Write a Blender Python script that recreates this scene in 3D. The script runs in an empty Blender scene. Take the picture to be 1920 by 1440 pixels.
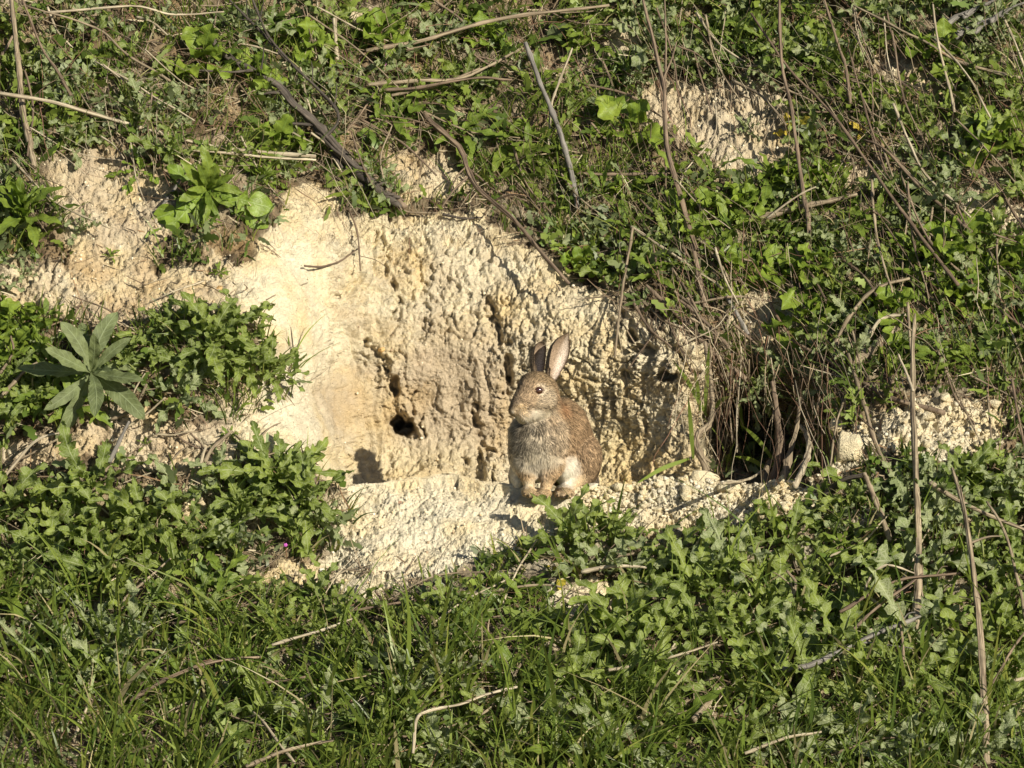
import bpy, math, random
import numpy as np
from mathutils import Vector, Matrix
random.seed(7)
RNG = np.random.default_rng(11)
SC = bpy.context.scene
COL = SC.collection

# ------------------------------------------------------------------ camera, sky, sun
TH = math.radians(12.0)           # camera looks 12 degrees down
D = 9.0                           # metres from the lens to the rabbit
FWD = np.array([0.0, math.cos(TH), -math.sin(TH)])
UPV = np.array([0.0, math.sin(TH), math.cos(TH)])
RGT = np.array([1.0, 0.0, 0.0])
CAMP = -D * FWD
cam_d = bpy.data.cameras.new('camera')
cam = bpy.data.objects.new('camera', cam_d); COL.objects.link(cam)
cam.location = CAMP
cam.rotation_euler = (math.pi/2 - TH, 0, 0)
cam_d.sensor_width = 36; cam_d.lens = 36 * D / 1.92
cam_d.clip_start = 0.5; cam_d.clip_end = 500
SC.camera = cam

SUNL = -0.77*RGT - 0.45*UPV + 1.0*FWD         # direction the light travels
SUNL /= np.linalg.norm(SUNL)
EL = math.asin(-SUNL[2]); AZ = math.atan2(-SUNL[0], -SUNL[1])
world = bpy.data.worlds.new('World'); SC.world = world; world.use_nodes = True
wn = world.node_tree; wn.nodes.clear()
sky = wn.nodes.new('ShaderNodeTexSky'); sky.sky_type = 'NISHITA'; sky.sun_disc = False
sky.sun_elevation = EL; sky.sun_rotation = AZ
bg = wn.nodes.new('ShaderNodeBackground'); bg.inputs['Strength'].default_value = 0.05
wo = wn.nodes.new('ShaderNodeOutputWorld')
wn.links.new(sky.outputs[0], bg.inputs[0]); wn.links.new(bg.outputs[0], wo.inputs[0])
sd = bpy.data.lights.new('sun', 'SUN'); sd.energy = 5.0; sd.angle = math.radians(0.5); sd.color = (1.0, 0.915, 0.75)
sun = bpy.data.objects.new('sun', sd); COL.objects.link(sun)
sun.rotation_euler = Vector(SUNL).to_track_quat('-Z', 'Y').to_euler()
sun.location = Vector(-SUNL*20)
SC.view_settings.view_transform = 'Standard'; SC.view_settings.look = 'None'
SC.view_settings.exposure = 0.48; SC.view_settings.gamma = 1.0
SC.render.engine = 'CYCLES'
SC.cycles.max_bounces = 5; SC.cycles.diffuse_bounces = 3; SC.cycles.glossy_bounces = 2
SC.cycles.transmission_bounces = 3; SC.cycles.transparent_max_bounces = 4

# ------------------------------------------------------------------ numpy helpers
def norm(a): return a / (np.linalg.norm(a, axis=-1, keepdims=True) + 1e-12)
def sstep(a, b, x):
    t = np.clip((x-a)/(b-a), 0, 1); return t*t*(3-2*t)
def P(px, py, w):
    """world point seen at photo position (px, py), w metres beyond the rabbit"""
    px = np.asarray(px, float); py = np.asarray(py, float); w = np.asarray(w, float)
    k = (D + w)
    return CAMP + k[..., None]*(FWD + ((px-960)/1000/D)[..., None]*RGT + ((720-py)/1000/D)[..., None]*UPV)
def proj(p):
    q = p - CAMP; k = q @ FWD
    return 960 + (q @ RGT)/k*D*1000, 720 - (q @ UPV)/k*D*1000, k - D

_perm = np.random.default_rng(3).permutation(256); _perm = np.concatenate([_perm, _perm, _perm])
_g = norm(np.random.default_rng(4).normal(size=(256, 3)))
def perlin(p):
    i = np.floor(p).astype(np.int64); f = p - i; i &= 255
    u = f*f*f*(f*(f*6-15)+10); r = 0
    for dx in (0, 1):
        wx = u[:, 0] if dx else 1-u[:, 0]
        a = _perm[(i[:, 0]+dx) & 255]
        for dy in (0, 1):
            wy = wx*(u[:, 1] if dy else 1-u[:, 1])
            b = _perm[(a + i[:, 1]+dy) & 255]
            for dz in (0, 1):
                h = _perm[(b + i[:, 2]+dz) & 255]; g = _g[h]
                d = g[:, 0]*(f[:, 0]-dx) + g[:, 1]*(f[:, 1]-dy) + g[:, 2]*(f[:, 2]-dz)
                r = r + d*wy*(u[:, 2] if dz else 1-u[:, 2])
    return r*1.5
def fbm(p, oct=4, gain=.5):
    r = 0; a = 1.0
    for k in range(oct):
        r = r + a*perlin(p*(2.03**k) + 17.3*k); a *= gain
    return r
_cell = np.random.default_rng(5).random((256, 3))
def worley(p):
    i = np.floor(p).astype(np.int64); f = p - i; i &= 255
    f1 = np.full(len(p), 9.0); f2 = np.full(len(p), 9.0)
    for dx in (-1, 0, 1):
        a = _perm[(i[:, 0]+dx) & 255]
        for dy in (-1, 0, 1):
            b = _perm[(a + i[:, 1]+dy) & 255]
            for dz in (-1, 0, 1):
                c = _cell[_perm[(b + i[:, 2]+dz) & 255]]
                d = (c[:, 0]+dx-f[:, 0])**2 + (c[:, 1]+dy-f[:, 1])**2 + (c[:, 2]+dz-f[:, 2])**2
                n = d < f1
                f2 = np.where(n, f1, np.minimum(f2, d)); f1 = np.where(n, d, f1)
    return np.sqrt(f1), np.sqrt(f2)
def facet(p, slope, off):
    """angular broken blocks: every cell is a tilted plane of its own"""
    i = np.floor(p).astype(np.int64); f = p - i; i &= 255
    f1 = np.full(len(p), 9.0); out = np.zeros(len(p))
    for dx in (-1, 0, 1):
        a = _perm[(i[:, 0]+dx) & 255]
        for dy in (-1, 0, 1):
            b = _perm[(a + i[:, 1]+dy) & 255]
            for dz in (-1, 0, 1):
                k = _perm[(b + i[:, 2]+dz) & 255]; c = _cell[k]
                v = np.stack([f[:, 0]-c[:, 0]-dx, f[:, 1]-c[:, 1]-dy, f[:, 2]-c[:, 2]-dz], -1); d = (v*v).sum(1)
                n = d < f1; val = (v*_g[k]).sum(1)*slope + (c[:, 0]-.5)*off
                out = np.where(n, val, out); f1 = np.where(n, d, f1)
    return out
def inpoly(px, py, poly):
    poly = np.asarray(poly, float); r = np.zeros(np.shape(px), bool); j = len(poly)-1
    for i in range(len(poly)):
        xi, yi = poly[i]; xj, yj = poly[j]
        c = ((yi > py) != (yj > py)) & (px < (xj-xi)*(py-yi)/((yj-yi) or 1e-9)+xi)
        r ^= c; j = i
    return r
def seg_dist(px, py, pts):
    best = np.full(np.shape(px), 1e9)
    for (x0, y0), (x1, y1) in zip(pts[:-1], pts[1:]):
        vx, vy = x1-x0, y1-y0; L = vx*vx+vy*vy+1e-9
        t = np.clip(((px-x0)*vx+(py-y0)*vy)/L, 0, 1)
        best = np.minimum(best, np.hypot(px-x0-t*vx, py-y0-t*vy))
    return best

# ------------------------------------------------------------------ object helpers
def tag(o, label=None, cat=None, group=None, kind=None):
    if label: o['label'] = label
    if cat: o['category'] = cat
    if group: o['group'] = group
    if kind: o['kind'] = kind
    return o
def mesh_np(name, v, f, mat, uv=None, col=None, smooth=True, nrm=None):
    """f: (n,3) or (n,4) int array; uv/col per vertex"""
    v = np.asarray(v, np.float32); f = np.asarray(f, np.int32)
    me = bpy.data.meshes.new(name); n, k = f.shape
    me.vertices.add(len(v)); me.vertices.foreach_set('co', v.ravel())
    me.loops.add(n*k); me.loops.foreach_set('vertex_index', f.ravel())
    me.polygons.add(n); me.polygons.foreach_set('loop_start', np.arange(0, n*k, k, dtype=np.int32))
    if smooth: me.polygons.foreach_set('use_smooth', np.ones(n, bool))
    me.update(calc_edges=True)
    if uv is not None:
        l = me.uv_layers.new(name='UVMap'); l.data.foreach_set('uv', np.asarray(uv, np.float32)[f.ravel()].ravel())
    if col is not None:
        c = np.ones((len(v), 4), np.float32); c[:, :3] = col
        a = me.color_attributes.new('tint', 'FLOAT_COLOR', 'POINT'); a.data.foreach_set('color', c.ravel())
    if nrm is not None: me.normals_split_custom_set_from_vertices(np.asarray(nrm, np.float32))
    if mat: me.materials.append(mat)
    return me
def link(name, me, parent=None):
    o = bpy.data.objects.new(name, me); COL.objects.link(o)
    if parent is not None: o.parent = parent
    return o
def empty(name, loc=(0, 0, 0)):
    o = bpy.data.objects.new(name, None); COL.objects.link(o); o.location = loc; o.empty_display_size = .02
    return o

# ------------------------------------------------------------------ materials
def mat_new(name):
    m = bpy.data.materials.new(name); m.use_nodes = True
    nt = m.node_tree; nt.nodes.clear()
    return m, nt, nt.nodes.new
def principled(nt, rough=.6, spec=.3):
    b = nt.nodes.new('ShaderNodeBsdfPrincipled'); o = nt.nodes.new('ShaderNodeOutputMaterial')
    nt.links.new(b.outputs[0], o.inputs[0]); b.inputs['Roughness'].default_value = rough
    b.inputs['Specular IOR Level'].default_value = spec
    return b, o
def mixc(nt, fac, a, b, mode='MIX'):
    m = nt.nodes.new('ShaderNodeMix'); m.data_type = 'RGBA'; m.blend_type = mode
    for s, v in ((0, fac), (6, a), (7, b)):
        if isinstance(v, (int, float)): m.inputs[s].default_value = v
        elif isinstance(v, tuple): m.inputs[s].default_value = (*v, 1)
        else: nt.links.new(v, m.inputs[s])
    return m.outputs[2]
def ramp(nt, src, pts):
    r = nt.nodes.new('ShaderNodeValToRGB'); nt.links.new(src, r.inputs[0])
    e = r.color_ramp.elements
    while len(e) < len(pts): e.new(.5)
    for k, (p, c) in enumerate(pts):
        e[k].position = p; e[k].color = (*c, 1) if isinstance(c, tuple) else (c, c, c, 1)
    return r.outputs[0]
def math_n(nt, op, a, b=None, c=None):
    m = nt.nodes.new('ShaderNodeMath'); m.operation = op
    for s, v in enumerate((a, b, c)):
        if v is None: continue
        if isinstance(v, (int, float)): m.inputs[s].default_value = v
        else: nt.links.new(v, m.inputs[s])
    return m.outputs[0]
def noise_n(nt, scale, detail=4, vec=None, rough=.55):
    n = nt.nodes.new('ShaderNodeTexNoise'); n.inputs['Scale'].default_value = scale
    n.inputs['Detail'].default_value = detail; n.inputs['Roughness'].default_value = rough
    if vec is not None: nt.links.new(vec, n.inputs['Vector'])
    return n.outputs['Fac']

def soil_mat():
    m, nt, N = mat_new('chalk_soil'); b, o = principled(nt, .95, .1)
    at = N('ShaderNodeAttribute'); at.attribute_name = 'tint'
    tc = N('ShaderNodeTexCoord'); ob = tc.outputs['Object']
    n1 = noise_n(nt, 45, 5, ob); n2 = noise_n(nt, 260, 3, ob); n3 = noise_n(nt, 9, 3, ob)
    v1 = ramp(nt, n1, [(.3, .86), (.7, 1.08)]); v2 = ramp(nt, n2, [(.3, .86), (.55, 1.0), (.8, 1.1)])
    c = mixc(nt, 1.0, at.outputs['Color'], v1, 'MULTIPLY'); c = mixc(nt, 1.0, c, v2, 'MULTIPLY')
    # ochre staining in loose patches
    st = ramp(nt, n3, [(.45, 0.0), (.72, 1.0)])
    c2 = mixc(nt, 1.0, c, (1.0, .90, .70), 'MULTIPLY')
    c = mixc(nt, st, c, c2)
    # tiny dark specks of humus
    vo = N('ShaderNodeTexVoronoi'); vo.inputs['Scale'].default_value = 120; nt.links.new(ob, vo.inputs['Vector'])
    sp = ramp(nt, vo.outputs['Distance'], [(.10, 1.0), (.20, 0.0)])
    n4 = noise_n(nt, 25, 2, ob); sp = math_n(nt, 'MULTIPLY', sp, ramp(nt, n4, [(.52, 0.0), (.62, .7)]))
    c = mixc(nt, sp, c, (.12, .085, .05))
    nt.links.new(c, b.inputs['Base Color'])
    bp = N('ShaderNodeBump'); bp.inputs['Strength'].default_value = 1.0; bp.inputs['Distance'].default_value = .0045
    hn = math_n(nt, 'ADD', n2, math_n(nt, 'MULTIPLY', noise_n(nt, 600, 2, ob), .5))
    nt.links.new(hn, bp.inputs['Height']); nt.links.new(bp.outputs[0], b.inputs['Normal'])
    return m
M_SOIL = soil_mat()

def leaf_mat(name, c0, c1, vein=(.30, .38, .20), vs=.5, lobes=6.0, rough=.42, mottle=0.0, trans=.30):
    m, nt, N = mat_new(name); b, o = principled(nt, rough, .28)
    oi = N('ShaderNodeObjectInfo'); uv = N('ShaderNodeUVMap')
    base = mixc(nt, oi.outputs['Random'], c0, c1)
    tc = N('ShaderNodeTexCoord'); n1 = noise_n(nt, 9, 3, tc.outputs['Object'])
    base = mixc(nt, 1.0, base, ramp(nt, n1, [(.3, .72), (.7, 1.2)]), 'MULTIPLY')
    sx = N('ShaderNodeSeparateXYZ'); nt.links.new(uv.outputs[0], sx.inputs[0])
    av = math_n(nt, 'ABSOLUTE', sx.outputs[1])
    mid = ramp(nt, av, [(.03, 1.0), (.10, 0.0)])
    ph = math_n(nt, 'SUBTRACT', sx.outputs[0], math_n(nt, 'MULTIPLY', av, .16))
    fr = math_n(nt, 'FRACT', math_n(nt, 'MULTIPLY', ph, lobes))
    side = ramp(nt, math_n(nt, 'ABSOLUTE', math_n(nt, 'SUBTRACT', fr, .5)), [(.03, 1.0), (.12, 0.0)])
    side = math_n(nt, 'MULTIPLY', side, .55)
    ve = math_n(nt, 'MAXIMUM', mid, side); ve = math_n(nt, 'MULTIPLY', ve, vs)
    if mottle:
        vo = N('ShaderNodeTexVoronoi'); vo.inputs['Scale'].default_value = 22; vo.feature = 'DISTANCE_TO_EDGE'
        nt.links.new(tc.outputs['Object'], vo.inputs['Vector'])
        mo = ramp(nt, vo.outputs['Distance'], [(.03, mottle), (.12, 0.0)])
        ve = math_n(nt, 'MAXIMUM', ve, mo)
    c = mixc(nt, ve, base, vein); nt.links.new(c, b.inputs['Base Color'])
    t = N('ShaderNodeBsdfTranslucent'); nt.links.new(mixc(nt, 1.0, c, (1.1, 1.25, .5), 'MULTIPLY'), t.inputs[0])
    mx = N('ShaderNodeMixShader'); mx.inputs[0].default_value = trans
    nt.links.new(b.outputs[0], mx.inputs[1]); nt.links.new(t.outputs[0], mx.inputs[2]); nt.links.new(mx.outputs[0], o.inputs[0])
    bp = N('ShaderNodeBump'); bp.inputs['Strength'].default_value = .5; bp.inputs['Distance'].default_value = .002
    nt.links.new(math_n(nt, 'ADD', ve, noise_n(nt, 30, 2, tc.outputs['Object'])), bp.inputs['Height'])
    nt.links.new(bp.outputs[0], b.inputs['Normal'])
    return m
ML_THISTLE = leaf_mat('thistle_leaf', (.125, .175, .028), (.20, .255, .040), (.40, .45, .25), .65, 6, .5, .25)
ML_PALE = leaf_mat('downy_thistle_leaf', (.175, .225, .085), (.25, .29, .125), (.50, .53, .36), .6, 6, .65, .40)
ML_MULLEIN = leaf_mat('mullein_leaf', (.145, .180, .080), (.175, .21, .090), (.30, .36, .20), .55, 9, .6)
ML_DANDY = leaf_mat('dandelion_leaf', (.17, .26, .032), (.21, .30, .04), (.32, .42, .16), .5, 5, .4)
ML_ROUND = leaf_mat('round_leaf', (.16, .235, .030), (.23, .30, .042), (.2, .32, .08), .3, 5, .42)
ML_LANCE = leaf_mat('lance_leaf', (.13, .19, .028), (.20, .265, .042), (.2, .3, .1), .4, 7, .38)
ML_YELLOW = leaf_mat('yellowed_leaf', (.42, .36, .04), (.55, .42, .06), (.5, .45, .2), .3, 5, .5)

def tint_leaf_mat(name, rough=.45, trans=.3, gloss=.3):
    m, nt, N = mat_new(name); b, o = principled(nt, rough, gloss)
    at = N('ShaderNodeAttribute'); at.attribute_name = 'tint'
    nt.links.new(at.outputs['Color'], b.inputs['Base Color'])
    if trans:
        t = N('ShaderNodeBsdfTranslucent'); nt.links.new(at.outputs['Color'], t.inputs[0])
        mx = N('ShaderNodeMixShader'); mx.inputs[0].default_value = trans
        nt.links.new(b.outputs[0], mx.inputs[1]); nt.links.new(t.outputs[0], mx.inputs[2]); nt.links.new(mx.outputs[0], o.inputs[0])
    return m
M_GRASS = tint_leaf_mat('grass_blade', .4, .35, .4)
M_COVER = tint_leaf_mat('small_leaf', .45, .3, .35)
M_LITTER = tint_leaf_mat('dry_litter', .8, .1, .15)
M_CRUMB = tint_leaf_mat('chalk_crumb', .95, 0, .1)

def stalk_mat(name, c0, c1, dark):
    m, nt, N = mat_new(name); b, o = principled(nt, .75, .25)
    uv = N('ShaderNodeUVMap'); mp = N('ShaderNodeMapping'); mp.inputs['Scale'].default_value = (14, 5, 1)
    nt.links.new(uv.outputs[0], mp.inputs[0])
    n1 = noise_n(nt, 1.0, 5, mp.outputs[0], .65)
    tc = N('ShaderNodeTexCoord'); n2 = noise_n(nt, 22, 3, tc.outputs['Object'])
    oi = N('ShaderNodeObjectInfo')
    base = mixc(nt, oi.outputs['Random'], c0, c1)
    c = mixc(nt, ramp(nt, n1, [(.38, 1.0), (.58, 0.0)]), base, dark)
    c = mixc(nt, 1.0, c, ramp(nt, n2, [(.3, .7), (.7, 1.25)]), 'MULTIPLY')
    nt.links.new(c, b.inputs['Base Color'])
    bp = N('ShaderNodeBump'); bp.inputs['Strength'].default_value = .8; bp.inputs['Distance'].default_value = .0015
    nt.links.new(n1, bp.inputs['Height']); nt.links.new(bp.outputs[0], b.inputs['Normal'])
    return m
MS = {'tan': stalk_mat('tan_stalk', (.29, .235, .16), (.38, .315, .215), (.11, .08, .055)),
      'brown': stalk_mat('brown_stalk', (.20, .145, .10), (.28, .215, .15), (.075, .052, .038)),
      'pale': stalk_mat('pale_stalk', (.44, .385, .27), (.54, .475, .35), (.20, .155, .105)),
      'grey': stalk_mat('grey_stalk', (.22, .205, .185), (.27, .255, .225), (.11, .10, .09)),
      'dark': stalk_mat('dark_root', (.095, .082, .070), (.13, .108, .088), (.028, .023, .019)),
      'red': stalk_mat('reddish_stem', (.25, .06, .04), (.3, .1, .05), (.14, .04, .03))}

# ------------------------------------------------------------------ ground
# rough form of the bank: depth beyond the rabbit at places in the photograph
COMMON = [(-900, 2100, -1.5), (0, 2100, -1.3), (960, 2100, -1.3), (1920, 2100, -1.3), (2800, 2100, -1.4),
          (-900, 1440, -.60), (0, 1440, -.50), (500, 1440, -.52), (1000, 1440, -.55), (1500, 1440, -.55), (1920, 1440, -.52), (2800, 1440, -.6),
          (0, 1200, -.25), (400, 1200, -.28), (800, 1200, -.36), (1200, 1220, -.36), (1600, 1200, -.30), (1920, 1180, -.24),
          (-900, 1000, -.05), (0, 1000, -.03), (200, 1000, -.06), (400, 1000, -.08),
          (1650, 1000, -.12), (1800, 960, -.06), (1920, 930, -.02), (2800, 950, 0),
          (-900, 450, .35), (0, 800, .10), (200, 800, .08), (380, 800, .06), (0, 620, .20), (200, 620, .17), (380, 650, .14),
          (0, 450, .33), (150, 450, .32), (300, 480, .30), (1600, 830, .04), (1680, 800, .06), (1850, 800, .08), (2800, 800, .1),
          (540, 880, .02), (480, 900, .0), (1600, 880, .0)]
FRONT = COMMON + [(600, 960, -.05), (640, 920, -.01), (700, 925, .0), (850, 900, .03), (1000, 926, .0), (1150, 920, .0), (1300, 905, .0), (1450, 910, .0), (1540, 895, .0),
          (620, 1060, -.12), (700, 985, -.06), (850, 965, -.045), (800, 1040, -.11), (1000, 975, -.035), (1000, 1035, -.10), (1200, 960, -.03), (1200, 1010, -.08), (1400, 990, -.07), (1550, 980, -.06),
          (700, 700, .3), (1000, 700, .3), (1400, 700, .3), (960, 200, .9)]
BACK = COMMON + [(700, 880, .48), (800, 870, .5), (900, 880, .5), (1050, 880, .48), (1180, 880, .42), (1290, 880, .34), (1330, 860, .33),
          (650, 860, .43), (610, 850, .30), (575, 820, .20), (500, 800, .10),
          (640, 700, .47), (590, 700, .33), (545, 690, .24), (480, 640, .19),
          (640, 560, .49), (580, 540, .42), (520, 520, .34), (440, 520, .27), (440, 420, .36), (560, 420, .48), (700, 420, .60),
          (750, 700, .51), (900, 700, .50), (1050, 700, .47), (1180, 700, .42), (1270, 690, .36),
          (750, 560, .54), (900, 540, .55), (1050, 560, .50), (1180, 600, .44), (1290, 640, .38),
          (820, 430, .61), (950, 440, .62), (1050, 500, .58), (1180, 540, .5), (1300, 580, .44), (1420, 600, .42), (1480, 600, .42),
          (1400, 690, .44), (1380, 780, .52), (1430, 800, .58), (1500, 800, .50), (1440, 880, .50), (1540, 840, .25), (1560, 760, .2), (1600, 690, .24), (1750, 700, .2), (1850, 680, .22),
          (0, 300, .47), (250, 320, .46), (500, 340, .54), (750, 330, .70), (1000, 330, .72), (1250, 400, .62), (1500, 440, .55), (1750, 500, .42), (1920, 550, .34),
          (0, 0, .75), (480, 0, .84), (960, 0, .98), (1300, 200, .84), (1440, 0, .95), (1700, 250, .68), (1920, 250, .62), (1920, 0, .85),
          (-900, -400, 1.1), (0, -500, 1.3), (960, -600, 1.5), (1920, -500, 1.35), (2800, -400, 1.2), (2800, 300, .6),
          (-900, -1000, 2.0), (960, -1000, 2.1), (2800, -1000, 2.0), (-900, 0, .8), (2800, 0, .85), (-900, 800, .1)]
class Rbf:
    def __init__(s, pts):
        pts = np.array(pts, float); s.x = pts[:, :2]/1000; z = pts[:, 2]
        r = np.sqrt(((s.x[:, None]-s.x[None])**2).sum(-1)+.03**2); n = len(z)
        A = np.zeros((n+3, n+3)); A[:n, :n] = r; A[:n, n] = 1; A[:n, n+1:] = s.x; A[n:, :n] = A[:n, n:].T
        s.c = np.linalg.solve(A, np.concatenate([z, [0, 0, 0]]))
        s.gx = np.arange(-960, 2881, 8.0); s.gy = np.arange(-1040, 2121, 8.0)
        X, Y = np.meshgrid(s.gx, s.gy); s.g = s.ev(X.ravel(), Y.ravel()).reshape(X.shape)
    def ev(s, px, py):
        px = px/1000; py = py/1000; n = len(s.x); r = s.c[n]+s.c[n+1]*px+s.c[n+2]*py
        for k in range(n): r = r + s.c[k]*np.sqrt((px-s.x[k, 0])**2+(py-s.x[k, 1])**2+.03**2)
        return r
    def __call__(s, px, py):
        fx = np.clip((np.asarray(px, float)-s.gx[0])/8, 0, len(s.gx)-1.001); fy = np.clip((np.asarray(py, float)-s.gy[0])/8, 0, len(s.gy)-1.001)
        i = fx.astype(int); j = fy.astype(int); a = fx-i; b = fy-j
        return (s.g[j, i]*(1-a)+s.g[j, i+1]*a)*(1-b)+(s.g[j+1, i]*(1-a)+s.g[j+1, i+1]*a)*b
RF, RB = Rbf(FRONT), Rbf(BACK)
CREST = np.array([(-1000, 1000), (400, 960), (560, 925), (640, 916), (680, 910), (715, 912), (760, 903), (810, 896), (850, 893), (880, 899), (905, 906), (960, 914), (1040, 921), (1130, 915), (1200, 913),
                  (1250, 901), (1330, 905), (1400, 912), (1500, 903), (1545, 885), (1570, 845), (1600, 800), (1700, 770), (3000, 760)], float)
def crest(px): return np.interp(px, CREST[:, 0], CREST[:, 1])
HOLES = [(759, 803, 20, 13, .10), (745, 789, 13, 13, .11), (768, 790, 9, 12, .05), (1250, 708, 19, 11, .07), (1184, 628, 9, 12, .035), (1757, 866, 20, 13, .12), (740, 722, 8, 20, .04), (1170, 700, 7, 9, .03),
         (925, 600, 16, 10, .02), (1050, 1005, 3, 3, 0), (1210, 655, 26, 9, .04), (955, 690, 8, 28, .03), (900, 880, 10, 30, .03), (1545, 790, 14, 12, .05),
         (1395, 820, 75, 70, .10), (1500, 850, 45, 40, .10), (1340, 850, 22, 40, .08)]
CRACKS = [([(915, 560), (930, 600), (945, 650), (950, 700), (958, 740)], 9, .028), ([(890, 760), (905, 820), (925, 870), (925, 905)], 8, .02),
          ([(770, 740), (775, 770), (800, 820)], 5, .02), ([(705, 440), (730, 520), (745, 560), (735, 600)], 8, .022), ([(1060, 430), (1110, 520), (1180, 600), (1190, 680)], 8, .02),
          ([(690, 640), (720, 690), (740, 735)], 7, .022), ([(635, 540), (640, 600), (620, 650)], 5, .01), ([(870, 860), (868, 900)], 5, .02),
          ([(1230, 590), (1260, 640), (1300, 700)], 10, .03), ([(1130, 700), (1190, 760), (1215, 820)], 5, .014), ([(840, 450), (850, 560), (835, 640)], 6, .012),
          ([(780, 480), (800, 560), (790, 640)], 6, .012), ([(655, 860), (668, 905)], 6, .02), ([(1150, 520), (1200, 560), (1240, 620)], 7, .02)]
def base_w(px, py):
    f = RF(px, py); b = RB(px, py)
    wob = 2*np.sin(px*.05)+1.2*np.sin(px*.11+1)
    k = sstep(.8, -.8, py - crest(px) - wob*(np.asarray(px) > 640))
    amt = sstep(590, 650, px)*sstep(1600, 1555, px)
    soft = sstep(6, -55, py - crest(px))
    k = k*amt + soft*(1-amt)
    return f*(1-k)+b*k
def detail_w(px, py):
    w = np.zeros(np.shape(px)); qq = np.stack([np.ravel(px)/22., np.ravel(py)/22., np.zeros(np.size(px))], -1)
    ox = (fbm(qq, 3)*11).reshape(np.shape(px)); oy = (fbm(qq+40, 3)*11).reshape(np.shape(px))
    for (x, y, a, b, d) in HOLES:
        if d: w = w + d*sstep(1.35, .55, np.sqrt(((px+ox*.5-x)/a)**2+((py+oy*.5-y)/b)**2))
    cm = np.clip(.75+1.6*perlin(qq*1.1+9), 0, 1.2).reshape(np.shape(px))
    for pts, wd, d in CRACKS: w = w + .9*d*cm*sstep(wd*1.15, 0, seg_dist(px+ox*1.3, py+oy*.6, pts))
    # lip beside the mouse hole
    w = w - .02*sstep(7, 0, seg_dist(px, py, [(762, 768), (775, 790), (790, 815)]))
    return w
def axis_steps(segs):
    a = [segs[0][0]]
    for x0, x1, st in segs:
        n = max(1, int(round((x1-x0)/st))); a += list(x0+(x1-x0)*np.arange(1, n+1)/n)
    return np.array(a)
gx = axis_steps([(-900, -200, 25), (-200, -20, 8), (-20, 420, 2.6), (420, 1620, 2.0), (1620, 1940, 2.6), (1940, 2140, 8), (2140, 2800, 25)])
gy = axis_steps([(-1000, -200, 30), (-200, -10, 8), (-10, 340, 3.4), (340, 880, 2.0), (880, 930, .7), (930, 1080, 1.8), (1080, 1450, 3.4), (1450, 1600, 8), (1600, 2100, 25)])
NX, NY = len(gx), len(gy)
GX, GY = np.meshgrid(gx, gy)
W0 = base_w(GX, GY)
B0 = P(GX, GY, W0)
# normals of a blurred base
def blur(a, n):
    for _ in range(n):
        b = a.copy(); b[1:-1] = (a[:-2]+2*a[1:-1]+a[2:])/4; a = b.copy(); a[:, 1:-1] = (b[:, :-2]+2*b[:, 1:-1]+b[:, 2:])/4
    return a
du = np.gradient(B0, axis=1); dv = np.gradient(B0, axis=0)
NB = norm(blur(norm(np.cross(dv, du)), 2)); sgn = np.sign((NB @ -FWD)); NB = NB*np.where(sgn == 0, 1, sgn)[..., None]

BARE = [
    [(455, 500), (480, 440), (540, 385), (620, 400), (700, 410), (800, 395), (900, 395), (960, 440), (1010, 480), (1090, 520), (1160, 560), (1220, 590), (1290, 620), (1330, 700), (1325, 900),
     (1400, 912), (1500, 905), (1560, 880), (1560, 830), (1600, 780), (1700, 750), (1820, 750), (1880, 770), (1880, 840), (1780, 870), (1690, 850), (1640, 850), (1580, 890), (1530, 940), (1440, 985),
     (1330, 990), (1240, 1010), (1190, 985), (1130, 1000), (1030, 1035), (960, 1045), (860, 1050), (790, 1090), (700, 1125), (600, 1110), (480, 1110), (420, 1090), (560, 1060), (640, 1010), (660, 960), (640, 915), (560, 850), (470, 850),
     (420, 870), (380, 980), (340, 960), (345, 880), (130, 860), (40, 880), (0, 870), (0, 830), (120, 820), (180, 790), (230, 740), (330, 800), (420, 790), (560, 730), (565, 690), (500, 620), (420, 600), (330, 600), (250, 610), (180, 600), (100, 590),
     (0, 600), (0, 500), (60, 490), (130, 500), (90, 300), (180, 270), (280, 310), (340, 340), (330, 420), (280, 500), (390, 500), (400, 460)],
    [(1170, 150), (1240, 145), (1290, 150), (1370, 140), (1430, 155), (1470, 190), (1490, 260), (1460, 320), (1420, 345), (1370, 350), (1320, 300), (1270, 250), (1190, 225)],
    [(1560, 300), (1640, 290), (1650, 340), (1580, 350)], [(1120, 60), (1200, 50), (1190, 100), (1130, 105)], [(1700, 420), (1780, 400), (1760, 450)], [(640, 20), (720, 10), (700, 60)], [(820, 200), (900, 190), (880, 230)],
    [(520, 340), (600, 345), (640, 380), (560, 400)],
    [(1340, 545), (1430, 545), (1510, 560), (1515, 650), (1420, 675), (1370, 620)],
    [(1800, 360), (1850, 355), (1940, 390), (1940, 435), (1850, 435), (1800, 400)], [(1020, 1110), (1160, 1090), (1150, 1160), (1060, 1190)],
    [(1620, 105), (1700, 105), (1780, 150), (1750, 180), (1690, 165)], [(720, 290), (850, 270), (870, 350), (760, 380)]]
_vx = np.arange(-960, 2881, 6.0); _vy = np.arange(-1040, 2121, 6.0)
VX, VY = np.meshgrid(_vx, _vy)
_q = np.stack([VX.ravel()/45, VY.ravel()/45, np.zeros(VX.size)], -1)
_jx = fbm(_q, 3).reshape(VX.shape)*20; _jy = fbm(_q+50, 3).reshape(VX.shape)*20
_bare = np.zeros(VX.shape, bool)
for pl in BARE: _bare |= inpoly(VX+_jx, VY+_jy, pl)
VEG = blur((~_bare).astype(float), 2)
def veg(px, py):
    i = np.clip(((np.asarray(px, float)+960)/6).astype(int), 0, len(_vx)-1); j = np.clip(((np.asarray(py, float)+1040)/6).astype(int), 0, len(_vy)-1)
    return VEG[j, i]
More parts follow.
